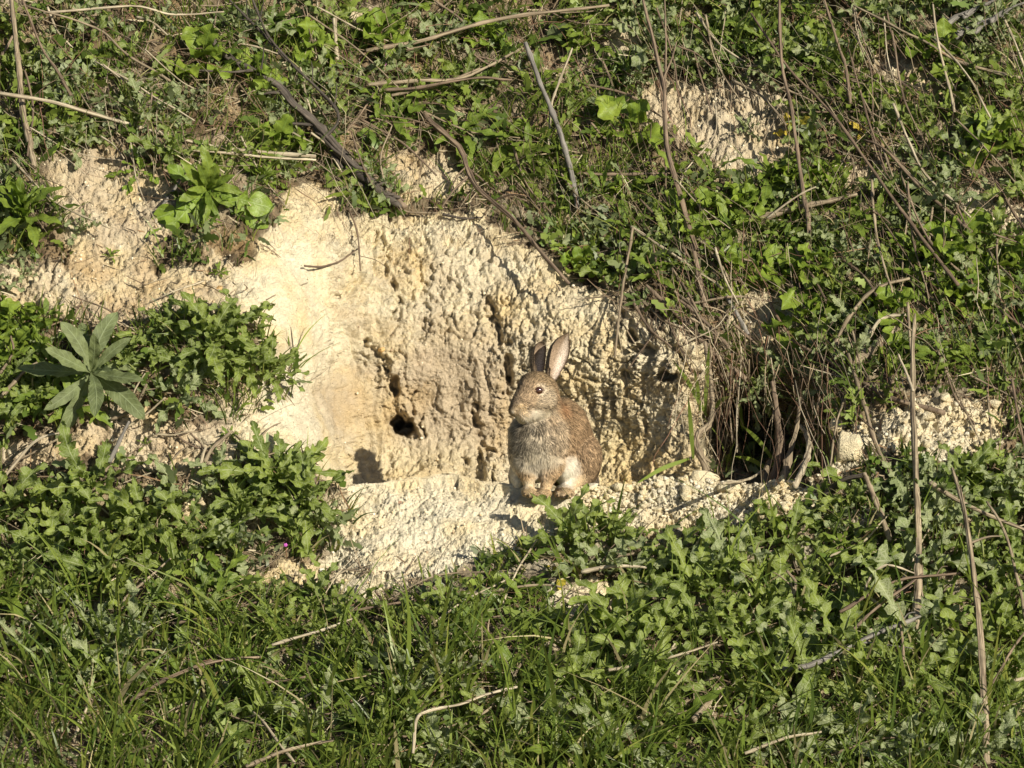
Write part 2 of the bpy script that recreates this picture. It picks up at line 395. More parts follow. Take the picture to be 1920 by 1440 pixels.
def gauss(px, py, x, y, a, b): return np.exp(-(((px-x)/a)**2+((py-y)/b)**2))

pf = B0.reshape(-1, 3); px_, py_ = GX.ravel(), GY.ravel()
V_ = veg(px_, py_)
front = (py_ > crest(px_)-4)
amp = np.ones(len(pf))
amp *= 1 - .45*sstep(660, 600, px_)*sstep(430, 500, px_)*(py_ < 900)*(py_ > 480)     # smooth pale flank
amp *= 1 - .6*gauss(px_, py_, 850, 740, 85, 110) - .4*gauss(px_, py_, 640, 760, 60, 90)  # smooth clay
amp = np.where(front & (px_ > 600), .80+.55*sstep(1080, 1280, px_), amp)
amp += .5*gauss(px_, py_, 1250, 650, 110, 90)
amp = np.clip(amp, .5, 1.3)
feet = gauss(px_, py_, 1030, 930, 75, 22)*front
q = pf.copy()
warp = np.stack([perlin(q*14+5), perlin(q*14+9), perlin(q*14+31)], -1)*.02
qw = q + warp
big = fbm(q*5.5, 3)*.022
qw = qw + np.stack([perlin(q*55+5), perlin(q*55+9), perlin(q*55+31)], -1)*.007
f1, f2 = worley(qw*24); lump = (.55-f1)*.004+facet(qw*21+3, .013, .008); crk = -sstep(.07, 0, f2-f1)*.008*sstep(-.1, .4, perlin(q*17+50))
g1, g2 = worley(q*80+(qw-q)*40); pop = np.clip(gauss(px_, py_, 1260, 640, 110, 110)+sstep(1130, 1250, px_)*(py_ > 740)*(py_ < 1010), 0, 1); lump2 = (.5-g1)*.0010*pop+facet(q*58+(qw-q)*80+9, .0072, .0055)*sstep(-.5, .3, perlin(q*22+30)); crk2 = -sstep(.075, 0, g2-g1)*.0040*sstep(-.15, .25, perlin(q*30+70))
rough = sstep(-.25, .35, fbm(q*10+55, 3)); rough = np.clip(rough+.5*pop, 0, 1); lump2 = lump2*(.22+.95*rough); lump3 = facet(q*125+(qw-q)*120, .0036, .0028)*(.45+.65*rough); fis = sstep(.075, 0, np.abs(perlin(q*19+warp*45+60)))*sstep(-.05, .25, perlin(q*8+33))*.009+sstep(.09, 0, np.abs(perlin(q*44+warp*60+12)))*sstep(0, .3, perlin(q*15+71))*.005; lump3 = lump3-fis
qs = q*np.array([1, 1, .28]); stri = fbm(qs*38+3, 3)*.006 - sstep(.75, 1, 1-np.abs(perlin(q*np.array([26, 26, 7])+warp*20)))*.010*sstep(0, .35, perlin(q*6+19))
fine = fbm(q*110+warp*30, 4, .78)*.0042 - np.abs(perlin(q*np.array([50, 50, 26])+8))*.0035; pit = sstep(.22, .5, perlin(q*95+11))*sstep(-.2, .3, perlin(q*13+3)); fine = fine - pit*.0030
isveg = sstep(.3, .7, V_)
disp = big*(1-feet) + amp*(1-.7*feet)*(lump*sstep(-.3, .4, perlin(q*9+77)) + crk + lump2 + crk2 + lump3 + fine) + stri*(~front)*amp
disp = disp + .012*front*(px_ > 1080)*amp*np.clip(.5-worley(q*40+8)[0], 0, 1)
far_ = (px_ < -30) | (px_ > 1950) | (py_ < -20) | (py_ > 1460)
dw = detail_w(px_, py_)*(~front)
near = np.exp(-((py_-crest(px_))/5)**4)*(px_ > 640)*(px_ < 1560)
ridge = (py_ >= crest(px_)-1)*(px_ > 650)*(px_ < 1555)*sstep(10, 2, py_-crest(px_))*(W0.ravel()-RF(px_, py_) < .02)
PF = pf + ridge[:, None]*UPV*(.0055+.003*perlin(q*35+2))[:, None] + NB.reshape(-1, 3)*(disp*(1-.92*near))[:, None] + (norm(pf-CAMP))*dw[:, None]
# colours of the soil
cream = np.array([.66, .59, .430]); white = np.array([.70, .65, .51]); clay = np.array([.46, .375, .265]); ochre = np.array([.64, .53, .31]); litter = np.array([.095, .07, .045])  # litter is darkened so the gaps under the weeds look shadowed
c = np.tile(cream, (len(pf), 1))
def blend(c, m, k): return c*(1-m[:, None])+k*m[:, None]
nz = fbm(q*16+4, 3)
c = blend(c, np.clip(.5*nz+.15, 0, .6), clay); c = blend(c, np.clip(fbm(q*7+60, 2)*.8, 0, .6), ochre)
fl = sstep(665, 600, px_+12*nz)*sstep(430, 510, px_)*(py_ > 450)*(py_ < 900)
c = blend(c, np.clip(fl*.5+.65*front*sstep(560, 680, px_), 0, 1), white)
c = blend(c, np.clip(1.2*gauss(px_+30*nz, py_+30*nz, 830, 730, 130, 125)+.8*gauss(px_, py_+20*nz, 640, 760, 50, 80)+.7*gauss(px_, py_, 920, 780, 40, 90), 0, .95), clay)
c = blend(c, np.clip(.9*gauss(px_, py_, 1150, 830, 60, 90)+.7*gauss(px_, py_, 1290, 880, 60, 40)+.5*gauss(px_, py_, 780, 870, 120, 30), 0, .8), ochre)
c = blend(c, .5*sstep(380, 300, py_)+0*px_, clay)
c = blend(c, np.clip(.55+.5*nz, 0, .8)*sstep(470, 380, px_)*(py_ < 900)*(py_ > 250), clay)
litter_shade = np.clip(isveg*(.80+.5*nz), 0, .97)*(1-np.clip(gauss(px_, py_, 540, 690, 60, 60)+gauss(px_, py_, 650, 960, 50, 60)+.8*gauss(px_, py_, 440, 760, 70, 50), 0, 1)); litter_shade[(py_ > 450) & (py_ < 880) & (px_ > 1380) & (px_ < 1540)] *= .8  # weed litter, with shade painted into weed gaps and the burrow recess
mixl = sstep(-.25, .45, fbm(q*13+90, 3))[:, None]; c = c*(1-litter_shade[:, None])+litter_shade[:, None]*(litter*(1-mixl)+np.array([.235, .175, .11])*mixl)
vi = np.arange(NX*NY).reshape(NY, NX)
faces = np.stack([vi[1:, :-1], vi[1:, 1:], vi[:-1, 1:], vi[:-1, :-1]], -1).reshape(-1, 4)
jump = np.abs(proj(PF)[2].reshape(NY, NX)); ww_ = proj(PF)[2].reshape(NY, NX); jf = (np.abs(ww_[1:, :-1]-ww_[:-1, :-1]) > .04).ravel()
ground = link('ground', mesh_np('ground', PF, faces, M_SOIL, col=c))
_sm = np.ones(len(faces), bool); _sm[jf] = False; ground.data.polygons.foreach_set('use_smooth', _sm); ground.data.update()
tag(ground, 'pale chalky earth bank with a scraped hollow and crumbling ledge', kind='structure')
PG = PF.reshape(NY, NX, 3)
def idx(px, py):
    i = np.clip(np.searchsorted(gx, px), 0, NX-1); j = np.clip(np.searchsorted(gy, py), 0, NY-1); return j, i
def S(px, py):
    j, i = idx(px, py); return PG[j, i]
def SW(px, py):
    return proj(S(px, py))[2]
def SN(px, py):
    a = P(px-12, py, base_w(px-12, py)); b = P(px+12, py, base_w(px+12, py))
    cc = P(px, py-12, base_w(px, py-12)); d = P(px, py+12, base_w(px, py+12))
    n = norm(np.cross(b-a, cc-d)); return n*np.where(n @ -FWD < 0, -1, 1)[..., None] if n.ndim > 1 else (n if n @ -FWD > 0 else -n)

# ------------------------------------------------------------------ tubes (stalks, roots)
def catmull(pts, n):
    pts = np.asarray(pts, float); p = np.vstack([2*pts[0]-pts[1], pts, 2*pts[-1]-pts[-2]]); out = []
    for k in range(1, len(p)-2):
        for t in np.arange(n)/n:
            out.append(.5*((2*p[k])+(-p[k-1]+p[k+1])*t+(2*p[k-1]-5*p[k]+4*p[k+1]-p[k+2])*t*t+(-p[k-1]+3*p[k]-3*p[k+1]+p[k+2])*t**3))
    out.append(p[-2]); return np.array(out)
def tube(pts, rad, sides=6, cap=True):
    pts = np.asarray(pts); n = len(pts); rad = np.broadcast_to(rad, n)
    t = norm(np.gradient(pts, axis=0)); ref = np.array([.31, .2, .93]); a = norm(np.cross(t, ref)); b = np.cross(t, a)
    ang = np.arange(sides)*2*math.pi/sides
    ring = pts[:, None]+rad[:, None, None]*(np.cos(ang)[None, :, None]*a[:, None]+np.sin(ang)[None, :, None]*b[:, None])
    v = ring.reshape(-1, 3); L = np.concatenate([[0], np.cumsum(np.linalg.norm(np.diff(pts, axis=0), axis=1))])
    uv = np.stack([np.repeat(L, sides), np.tile(np.abs(np.arange(sides)/sides*2-1), n)], -1)
    i = np.arange(n-1)[:, None]*sides; k = np.arange(sides)[None]; k2 = (k+1) % sides
    f = np.stack([i+k, i+k2, i+sides+k2, i+sides+k], -1).reshape(-1, 4)
    if cap:
        v = np.vstack([v, pts[0]-t[0]*rad[0]*.3, pts[-1]+t[-1]*rad[-1]*.3]); uv = np.vstack([uv, [0, 0], [L[-1], 0]]); m = n*sides
        kk = np.arange(sides); e1 = np.stack([np.full(sides, m), (kk+1) % sides, kk, kk], -1)
        e2 = np.stack([np.full(sides, m+1), (n-1)*sides+kk, (n-1)*sides+(kk+1) % sides, (n-1)*sides+(kk+1) % sides], -1)
        # degenerate fourth corner avoided by fan triangles folded into quads
        f = (f, np.vstack([e1, e2])[:, :3])
    return v, f, uv
def tube_mesh(name, pts, rad, mat, sides=6):
    v, (fq, ft), uv = tube(pts, rad, sides)
    f3 = np.vstack([fq[:, [0, 1, 2]], fq[:, [0, 2, 3]], ft])
    return mesh_np(name, v, f3, mat, uv=uv)
def stalk(pts, r, mat='tan', lift0=.004, lift1=None, label=None, group=None, name='dry_stalk', cat='stalk', taper=.6, twigs=0, strands=0, wob=.0016, r0=None, seed=None, mid=0.0):
    """pts in photo pixels; lift = metres in front of the ground at both ends"""
    rr = random.Random(seed if seed is not None else int(pts[0][0]*7+pts[0][1]*13))
    pts = np.array(pts, float); lift1 = lift0 if lift1 is None else lift1
    w = SW(pts[:, 0], pts[:, 1]); w0 = w[0]-lift0; w1 = w[-1]-lift1
    L = np.concatenate([[0], np.cumsum(np.hypot(*np.diff(pts, axis=0).T))]); s = L/L[-1]
    vm = float(np.mean(veg(pts[:, 0], pts[:, 1])))*((.055 if pts[:, 1].mean() > 950 else .024) if group is None else .010)
    lin = w0+(w1-w0)*s - mid*np.sin(np.pi*s)-vm
    ww = np.minimum(lin, w-.004-.001*r-.5*vm)
    if len(ww) > 2: ww[1:-1] = np.minimum(ww[1:-1], .25*ww[:-2]+.5*ww[1:-1]+.25*ww[2:])
    p3 = catmull(P(pts[:, 0], pts[:, 1], ww), max(3, int(26/len(pts))+1))
    n = len(p3); seedv = rr.random()*100
    j = np.stack([perlin(p3*18+seedv), perlin(p3*18+seedv+7), perlin(p3*18+seedv+13)], -1)*wob
    env = np.minimum(1, np.minimum(np.arange(n), n-1-np.arange(n))/3)[:, None]
    p3 = p3+j*env
    ra = (r if r0 is None else r0)/1000.; rb = ra*taper
    ra *= .9; rb *= .85; rad = ra+(rb-ra)*np.linspace(0, 1, n); rad = rad*(1+.22*perlin(p3*60+seedv)+.15*perlin(p3*140+seedv))
    if ra > .007: rad[0] *= .35; rad[1] *= .65; rad[2] *= .85; rad[-1] *= .5
    for k in (range(2, n-2, max(4, n//5)) if L[-1] > 90 else []):
        rad[k] *= 1.25; kk_ = np.array([rr.gauss(0, 1) for _ in range(3)])*L[-1]*.0000012; p3[:k] += kk_*np.arange(k, 0, -1)[:, None]*1.0
    me = tube_mesh(name, p3-p3[0], rad, MS[mat], 7 if r > 5 else 5)
    o = link(name, me); o.location = p3[0]
    tag(o, label, cat, group)
    for t in range(strands):
        ph = rr.random()*6.28; i0 = rr.randint(0, n//4); i1 = n-1-rr.randint(0, n//3); sl = slice(i0, i1); tn = norm(np.gradient(p3, axis=0))[sl]
        aa = norm(np.cross(tn, np.array([.31, .2, .93]))); bb = np.cross(tn, aa); th_ = ph+np.linspace(0, rr.uniform(1.5, 4.5)*(1 if rr.random() < .5 else -1), i1-i0); of = (rad[sl]*rr.uniform(.75, 1.05))[:, None]
        sp = p3[sl]-p3[0]+of*(np.cos(th_)[:, None]*aa+np.sin(th_)[:, None]*bb)
        sp[-1] += aa[-1]*rad[i1]*1.8; sp[0] -= bb[0]*rad[i0]*1.2
        link('strand', tube_mesh('strand', sp, rad[sl]*rr.uniform(.25, .5)*(1+.25*perlin(sp*90+t)), MS[mat], 5), o)
    for t in range(twigs):
        k = rr.randint(n//4, n-3); d = norm(p3[k+1]-p3[k]); sd_ = norm(np.cross(d, FWD))*(1 if rr.random() < .5 else -1)
        dd = norm(d*rr.uniform(.3, .9)+sd_*rr.uniform(.5, 1)+np.array([rr.uniform(-.3, .3), -.25, rr.uniform(-.1, .3)])); ln = rr.uniform(.03, .10)
        q0 = p3[k]-p3[0]; tp = catmull([q0, q0+dd*ln*.5+sd_*ln*.05, q0+dd*ln+np.array([0, 0, -.01])], 4)
        tw = link('twig', tube_mesh('twig', tp, np.linspace(rad[k]*.55, rad[k]*.25, len(tp)), MS[mat], 4), o)
    return o

# ------------------------------------------------------------------ rabbit
def pt(px, py, w): return P(px, py, w/1000.)      # w in millimetres
def rotz(a):
    c_, s_ = math.cos(a), math.sin(a); return np.array([[c_, -s_, 0], [s_, c_, 0], [0, 0, 1]])
def roty(a):
    c_, s_ = math.cos(a), math.sin(a); return np.array([[c_, 0, s_], [0, 1, 0], [-s_, 0, c_]])
def sd_ell(q, cpos, r, yaw=0, roll=0):
    R = rotz(math.radians(yaw)) @ roty(math.radians(roll)); l = (q-cpos) @ R; r = np.array(r)/1000.
    k0 = np.linalg.norm(l/r, axis=1); k1 = np.linalg.norm(l/(r*r), axis=1)+1e-9
    return k0*(k0-1)/k1
def sd_cone(q, a, b, ra, rb):
    ra /= 1000.; rb /= 1000.; ba = b-a; t = np.clip(((q-a) @ ba)/(ba @ ba), 0, 1)
    return np.linalg.norm(q-a-t[:, None]*ba, axis=1)-(ra+(rb-ra)*t)
def smin(a, b, k):
    h = np.clip(.5+.5*(b-a)/k, 0, 1); return b*(1-h)+a*h-k*h*(1-h)
FOOT = 0
def rabbit_sdf(q):
    d = sd_ell(q, pt(1006, 842, 8), (50, 46, 64), 0, 4)                                  # chest
    d = smin(d, sd_ell(q, pt(1003, 808, 12), (45, 38, 34)), .016)                         # breast fur under chin
    d = smin(d, sd_ell(q, pt(1046, 835, 62), (52, 60, 72)), .025)
    d = smin(d, sd_ell(q, pt(1064, 806, 90), (40, 58, 60), 0, -18), .03)                  # shoulders and back
    d = smin(d, sd_ell(q, pt(1072, 862, 118), (47, 66, 60)), .025)                       # rump
    d = smin(d, sd_cone(q, pt(1022, 790, 20), pt(1016, 752, 8), 40, 33), .02)            # neck
    d = smin(d, sd_ell(q, pt(1090, 866, 64), (36, 52, 52), 0, 12), .005)                 # thigh
    d = smin(d, sd_ell(q, pt(1060, 880, 22), (21, 30, 27), 0, 10), .012)                 # inner thigh and belly
    d = smin(d, sd_cone(q, pt(1082, 890, 45), pt(1066, 918, 8), 26, 12), .012)
    d = smin(d, sd_ell(q, pt(972, 895, 42), (17, 42, 30)), .008)                         # far hind leg
    # fore legs
    d = smin(d, sd_cone(q, pt(986, 870, -14), pt(992, 908, -24), 17, 9.5), .010)
    d = smin(d, sd_cone(q, pt(1036, 872, -10), pt(1024, 910, -26), 19, 10.5), .010)
    p = sd_ell(q, pt(992, 921, -34), (13, 19, 8.5), 12)
    p = smin(p, sd_ell(q, pt(1018, 925, -37), (15.5, 20, 8.5), 10), .004)
    p = smin(p, sd_ell(q, pt(1058, 922, -14), (16.5, 36, 10.5), 8), .004)                # hind foot
    for (x, y, w, s_) in ((984, 925, -46, 5.2), (992, 927, -49, 5.6), (1000, 926, -47, 5.2), (1007, 929, -49, 5.6), (1016, 931, -53, 6), (1025, 931, -51, 5.6),
                          (1046, 927, -38, 5.8), (1055, 930, -43, 6.3), (1065, 929, -42, 6), (1072, 925, -34, 5)):
        p = smin(p, sd_ell(q, pt(x, y, w), (s_, s_*1.7, s_*.92), 10), .0022)
    d = smin(d, p, .006)
    d = smin(d, sd_ell(q, pt(1106, 903, 140), (15, 20, 22)), .010)                       # tail
    # head
    h = sd_ell(q, pt(1009, 734, -4), (34, 38, 34), -35)
    h = smin(h, sd_cone(q, pt(1000, 729, -20), pt(972, 762, -55), 28, 14.5), .014)
    h = smin(h, sd_ell(q, pt(1017, 752, -20), (24, 27, 20), -35), .012)                  # cheek
    h = smin(h, sd_ell(q, pt(967, 770, -58), (12.5, 12, 10)), .006)                      # muzzle
    h = smin(h, sd_ell(q, pt(979, 777, -54), (12, 12, 9)), .006)
    h = smin(h, sd_cone(q, pt(980, 781, -46), pt(1012, 771, -20), 8, 14), .010)          # jaw
    # shallow socket, nostril and mouth line
    h = -smin(-h, sd_ell(q, pt(1009, 733, -46), (8, 8, 6.5)), .003)
    h = -smin(-h, sd_cone(q, pt(963, 768, -73), pt(968, 772, -70), 1.6, 1.2), .002)
    h = -smin(-h, sd_cone(q, pt(962, 777, -72), pt(984, 780, -70), 2.0, 1.4), .0015)
    return smin(d, h, .008)
def surface_nets(fn, lo, hi, st):
    n = np.ceil((hi-lo)/st).astype(int)+1
    ax = [lo[i]+st*np.arange(n[i]) for i in range(3)]
    g = np.stack(np.meshgrid(*ax, indexing='ij'), -1).reshape(-1, 3)
    d = np.concatenate([fn(g[k:k+400000]) for k in range(0, len(g), 400000)]).reshape(n); del g
    neg = d < 0
    cs = np.zeros(tuple(n-1), np.int8)
    for a in (0, 1):
        for b in (0, 1):
            for c_ in (0, 1): cs += neg[a:n[0]-1+a, b:n[1]-1+b, c_:n[2]-1+c_]
    act = (cs > 0) & (cs < 8); ids = -np.ones(act.shape, int); I = np.argwhere(act); ids[act] = np.arange(len(I))
    acc = np.zeros((len(I), 3)); cnt = np.zeros(len(I))
    for axis in range(3):
        o1, o2 = [k for k in range(3) if k != axis]
        for u in (0, 1):
            for v in (0, 1):
                s0 = I.copy(); s0[:, o1] += u; s0[:, o2] += v; s1 = s0.copy(); s1[:, axis] += 1
                a = d[tuple(s0.T)]; b = d[tuple(s1.T)]; m = (a < 0) != (b < 0); t = np.where(m, a/(a-b+1e-12), 0)
                p = s0.astype(float); p[:, axis] += t; acc += p*m[:, None]; cnt += m
    V = lo+st*acc/cnt[:, None]; F = []
    for axis in range(3):
        o1, o2 = (axis+1) % 3, (axis+2) % 3
        sl0 = [slice(1, -1)]*3; sl0[axis] = slice(0, -1); sl1 = list(sl0); sl1[axis] = slice(1, None)
        a = neg[tuple(sl0)]; b = neg[tuple(sl1)]; E = np.argwhere(a != b)+1; E[:, axis] -= 1
        fl = a[tuple((E-np.array([0 if k == axis else 1 for k in range(3)])).T)]
        def cid(x, y):
            e = E.copy(); e[:, o1] -= x; e[:, o2] -= y; return ids[tuple(e.T)]
        qd = np.stack([cid(1, 1), cid(0, 1), cid(0, 0), cid(1, 0)], -1); qd[~fl] = qd[~fl][:, ::-1]; F.append(qd)
    F = np.vstack(F); F = F[(F >= 0).all(1)]
    return V, F
def grad(fn, v, e=.001):
    return norm(np.stack([fn(v+np.eye(3)[k]*e)-fn(v-np.eye(3)[k]*e) for k in range(3)], -1))
_c = pt(1035, 800, 30)
RV, RFc = surface_nets(rabbit_sdf, _c-np.array([.105, .14, .175]), _c+np.array([.115, .19, .155]), .0021)
RN = grad(rabbit_sdf, RV)
# coat colours by place on the body: (px, py, depth mm, reach mm, colour)
AG = (.255, .185, .120); GREY = (.36, .32, .26); BUFF = (.42, .31, .19); WHT = (.72, .68, .58); RUF = (.33, .20, .115); DK = (.16, .125, .095)
COAT = [(1090, 780, 100, 60, (.26, .185, .115)), (1068, 830, 110, 55, (.27, .19, .12)), (1110, 870, 70, 45, (.275, .20, .13)), (1000, 712, -10, 24, (.215, .16, .10)), (992, 764, -56, 4, (.17, .125, .08)), (1000, 770, -52, 4, (.2, .15, .10)),
        (980, 740, -40, 20, (.28, .21, .14)), (1020, 755, -30, 18, (.33, .275, .205)), (1035, 745, 0, 16, (.33, .24, .155)), (1049, 757, 20, 17, RUF), (965, 768, -68, 8, (.33, .25, .16)), (974, 765, -68, 7, (.42, .32, .20)),
        (984, 788, -52, 9, WHT), (998, 785, -46, 9, WHT), (1012, 779, -38, 8, WHT), (1024, 773, -30, 6, (.6, .55, .44)), (972, 783, -60, 6, WHT), (961, 773, -72, 3.5, (.8, .76, .66)), (978, 771, -68, 7, (.44, .34, .22)), (995, 768, -55, 9, (.30, .24, .175)), (957, 762, -62, 5, (.16, .12, .09)), (990, 752, -52, 9, (.26, .20, .14)), (968, 755, -60, 8, (.22, .17, .12)),
        (1012, 800, -32, 10, (.23, .19, .14)), (985, 806, -30, 10, (.25, .21, .155)), (1030, 790, -20, 9, (.25, .19, .13)), (965, 815, -25, 25, GREY), (1000, 815, -40, 28, (.37, .33, .265)), (1040, 815, -30, 22, (.36, .295, .22)), (985, 862, -40, 15, (.43, .39, .32)), (1010, 870, -42, 18, (.72, .68, .60)), (1030, 864, -35, 12, (.45, .40, .32)), (1000, 848, -40, 14, (.40, .36, .29)),  # brown-grey breast fur; first three anchors also paint in the jaw's shadow
        (987, 885, -25, 10, BUFF), (1034, 885, -25, 13, (.40, .29, .18)), (1006, 893, -5, 12, (.74, .69, .58)), (992, 912, -30, 10, (.60, .51, .37)), (1020, 912, -30, 10, (.48, .37, .24)),
        (992, 925, -48, 9, (.37, .28, .17)), (1018, 928, -52, 11, (.37, .275, .165)), (1058, 924, -45, 13, (.38, .29, .185)), (1060, 905, -10, 9, (.72, .68, .60)),
        (1063, 885, 12, 15.5, (.86, .83, .76)), (1068, 868, 15, 10, (.86, .83, .76)), (1050, 898, 5, 11, (.84, .80, .72)), (1085, 905, 20, 13, (.50, .40, .27)), (971, 893, 10, 16, (.80, .77, .70)),
        (1108, 905, 130, 17, (.15, .13, .11)), (1098, 915, 80, 14, (.22, .19, .15))]
CP = np.array([pt(*k[:3]) for k in COAT]); CR = np.array([k[3] for k in COAT])/1000.; CC = np.array([k[4] for k in COAT])
def coat(p):
    d = np.linalg.norm(p[:, None]-CP[None], axis=2); w = np.exp(-(d/CR)**2*1.0)+np.exp(-(d/CR)*1.2)*.02+1e-7
    w = w**1.3; return (w[..., None]*CC).sum(1)/w.sum(1)[:, None]
RC = coat(RV)
# ears: cupped shells rooted in the skull
def ear(bx, tx, o_dir, wmax, seedv, ang=105, tipround=.5):
    b = pt(*bx); t = pt(*tx); ax = t-b; L = np.linalg.norm(ax); a = ax/L
    o = np.array(o_dir, float); o = norm(o-a*(o @ a)); sdv = np.cross(a, o)
    ns, na = 34, 17; s_ = np.linspace(-.06, 1, ns); V = []; U = []
    for layer in (0, 1):
        for s in s_:
            sc_ = max(s, 0)
            prof = (.40+.60*math.sin(math.pi*min(1, sc_/.62+.0)*.5)) if sc_ < .58 else 1.0*max(0.0, 1-((sc_-.58)/.42)**2)**tipround
            R = wmax/1000.*prof*.5; R = max(R, .0012)
            open_ = math.radians(ang)*(1-.35*sc_)*(1.15 if sc_ < .2 else 1)
            for ka in range(na):
                f_ = (ka/(na-1)*2-1); ph = f_*open_
                r_ = R-(0.0015*(1-abs(f_)**4)+.0002)*layer
                # backward lean of the shell, rim curls in
                p = b+a*(s*L)+sdv*(r_*math.sin(ph)*1.25)+o*(-r_*math.cos(ph)+R*.35)-o*(.006*math.sin(sc_*3.1))
                V.append(p); U.append((s, f_, layer))
    V = np.array(V); U = np.array(U); i = np.arange(ns*na*2).reshape(2, ns, na)
    f = []
    for layer in (0, 1):
        g_ = i[layer]; qd = np.stack([g_[:-1, :-1], g_[:-1, 1:], g_[1:, 1:], g_[1:, :-1]], -1).reshape(-1, 4)
        f.append(qd if layer else qd[:, ::-1])
    for e in (0, na-1):
        qd = np.stack([i[0, :-1, e], i[0, 1:, e], i[1, 1:, e], i[1, :-1, e]], -1); f.append(qd if e == 0 else qd[:, ::-1])
    f.append(np.stack([i[0, -1, :-1], i[0, -1, 1:], i[1, -1, 1:], i[1, -1, :-1]], -1))
    f = np.vstack(f)
    fn = np.zeros_like(V)
    n1 = norm(np.cross(V[f[:, 1]]-V[f[:, 0]], V[f[:, 3]]-V[f[:, 0]]))
    for k in range(4): np.add.at(fn, f[:, k], n1)
    fn = norm(fn); cen = b+a*(U[:, :1]*L)+o*.02
    want = np.where(U[:, 2:] > .5, o[None], -o[None]+0*V)
    # outer layer points away from the axis, inner towards the opening
    axis_p = b+a*(U[:, :1]*L); rad = norm(V-axis_p); want = np.where(U[:, 2:] > .5, -rad, rad)
    flip = np.sign((fn*want).sum(1)); fn = fn*np.where(flip == 0, 1, flip)[:, None]
    inner = U[:, 2] > .5
    col = np.where(inner[:, None], np.array([.50, .41, .33]), np.array([.25, .185, .125]))
    lf = U[:, 1]*np.sign(sdv @ RGT)+.12*(U[:, 0]-.5); furry = (sstep(.52, .22, lf)*inner)[:, None]; col = col*(1-furry)+np.array([.27, .20, .14])*furry
    rim = (np.abs(U[:, 1]) > .86) | (U[:, 0] > .96)
    col = np.where((rim & inner)[:, None], np.array([.25, .19, .135]), col)
    edge = np.clip((U[:, 0]-.9)/.1, 0, 1)[:, None]*(~inner)[:, None]
    col = col*(1-edge*.4)
    pal = (inner*np.exp(-((lf-.74)/.24)**2)*np.clip(1.2-U[:, 0], 0, 1))[:, None]; col = col*(1-.6*pal)+np.array([.78, .68, .60])*.6*pal
    return V, f, fn, col, inner, a
E1 = ear((1029, 712, 0), (1065, 625, 8), (.72, -.69, .05), 40, 1, ang=112, tipround=.86)
E2 = ear((1004, 708, 6), (1021, 644, 36), (.86, -.50, .0), 42, 2, ang=100, tipround=.38)
nv = len(RV)
AV = np.vstack([RV, E1[0], E2[0]]); AF = np.vstack([RFc, E1[1]+nv, E2[1]+nv+len(E1[0])]); AC = np.vstack([RC, E1[3], E2[3]]); AN = np.vstack([RN, E1[2], E2[2]])
def skin_mat():
    m, nt, N = mat_new('rabbit_skin'); b, o = principled(nt, .8, .15)
    at = N('ShaderNodeAttribute'); at.attribute_name = 'tint'; tc = N('ShaderNodeTexCoord')
    n = noise_n(nt, 450, 3, tc.outputs['Object'])
    nt.links.new(mixc(nt, 1.0, at.outputs['Color'], ramp(nt, n, [(.35, .55), (.65, 1.2)]), 'MULTIPLY'), b.inputs['Base Color'])
    bp = N('ShaderNodeBump'); bp.inputs['Strength'].default_value = .5; bp.inputs['Distance'].default_value = .001
    nt.links.new(n, bp.inputs['Height']); nt.links.new(bp.outputs[0], b.inputs['Normal'])
    return m
def fur_mat():
    m, nt, N = mat_new('rabbit_fur'); b, o = principled(nt, .7, .12)
    at = N('ShaderNodeAttribute'); at.attribute_name = 'tint'; nt.links.new(at.outputs['Color'], b.inputs['Base Color'])
    t = N('ShaderNodeBsdfTranslucent'); nt.links.new(at.outputs['Color'], t.inputs[0])
    mx = N('ShaderNodeMixShader'); mx.inputs[0].default_value = .25
    nt.links.new(b.outputs[0], mx.inputs[1]); nt.links.new(t.outputs[0], mx.inputs[2]); nt.links.new(mx.outputs[0], o.inputs[0])
    return m
base = pt(1030, 930, 0)
rabbit = link('rabbit', mesh_np('rabbit', AV-base, AF, skin_mat(), col=AC, nrm=AN))
rabbit.location = base
tag(rabbit, 'brown wild rabbit sitting upright on the chalk ledge, ears raised, head turned left', 'rabbit')
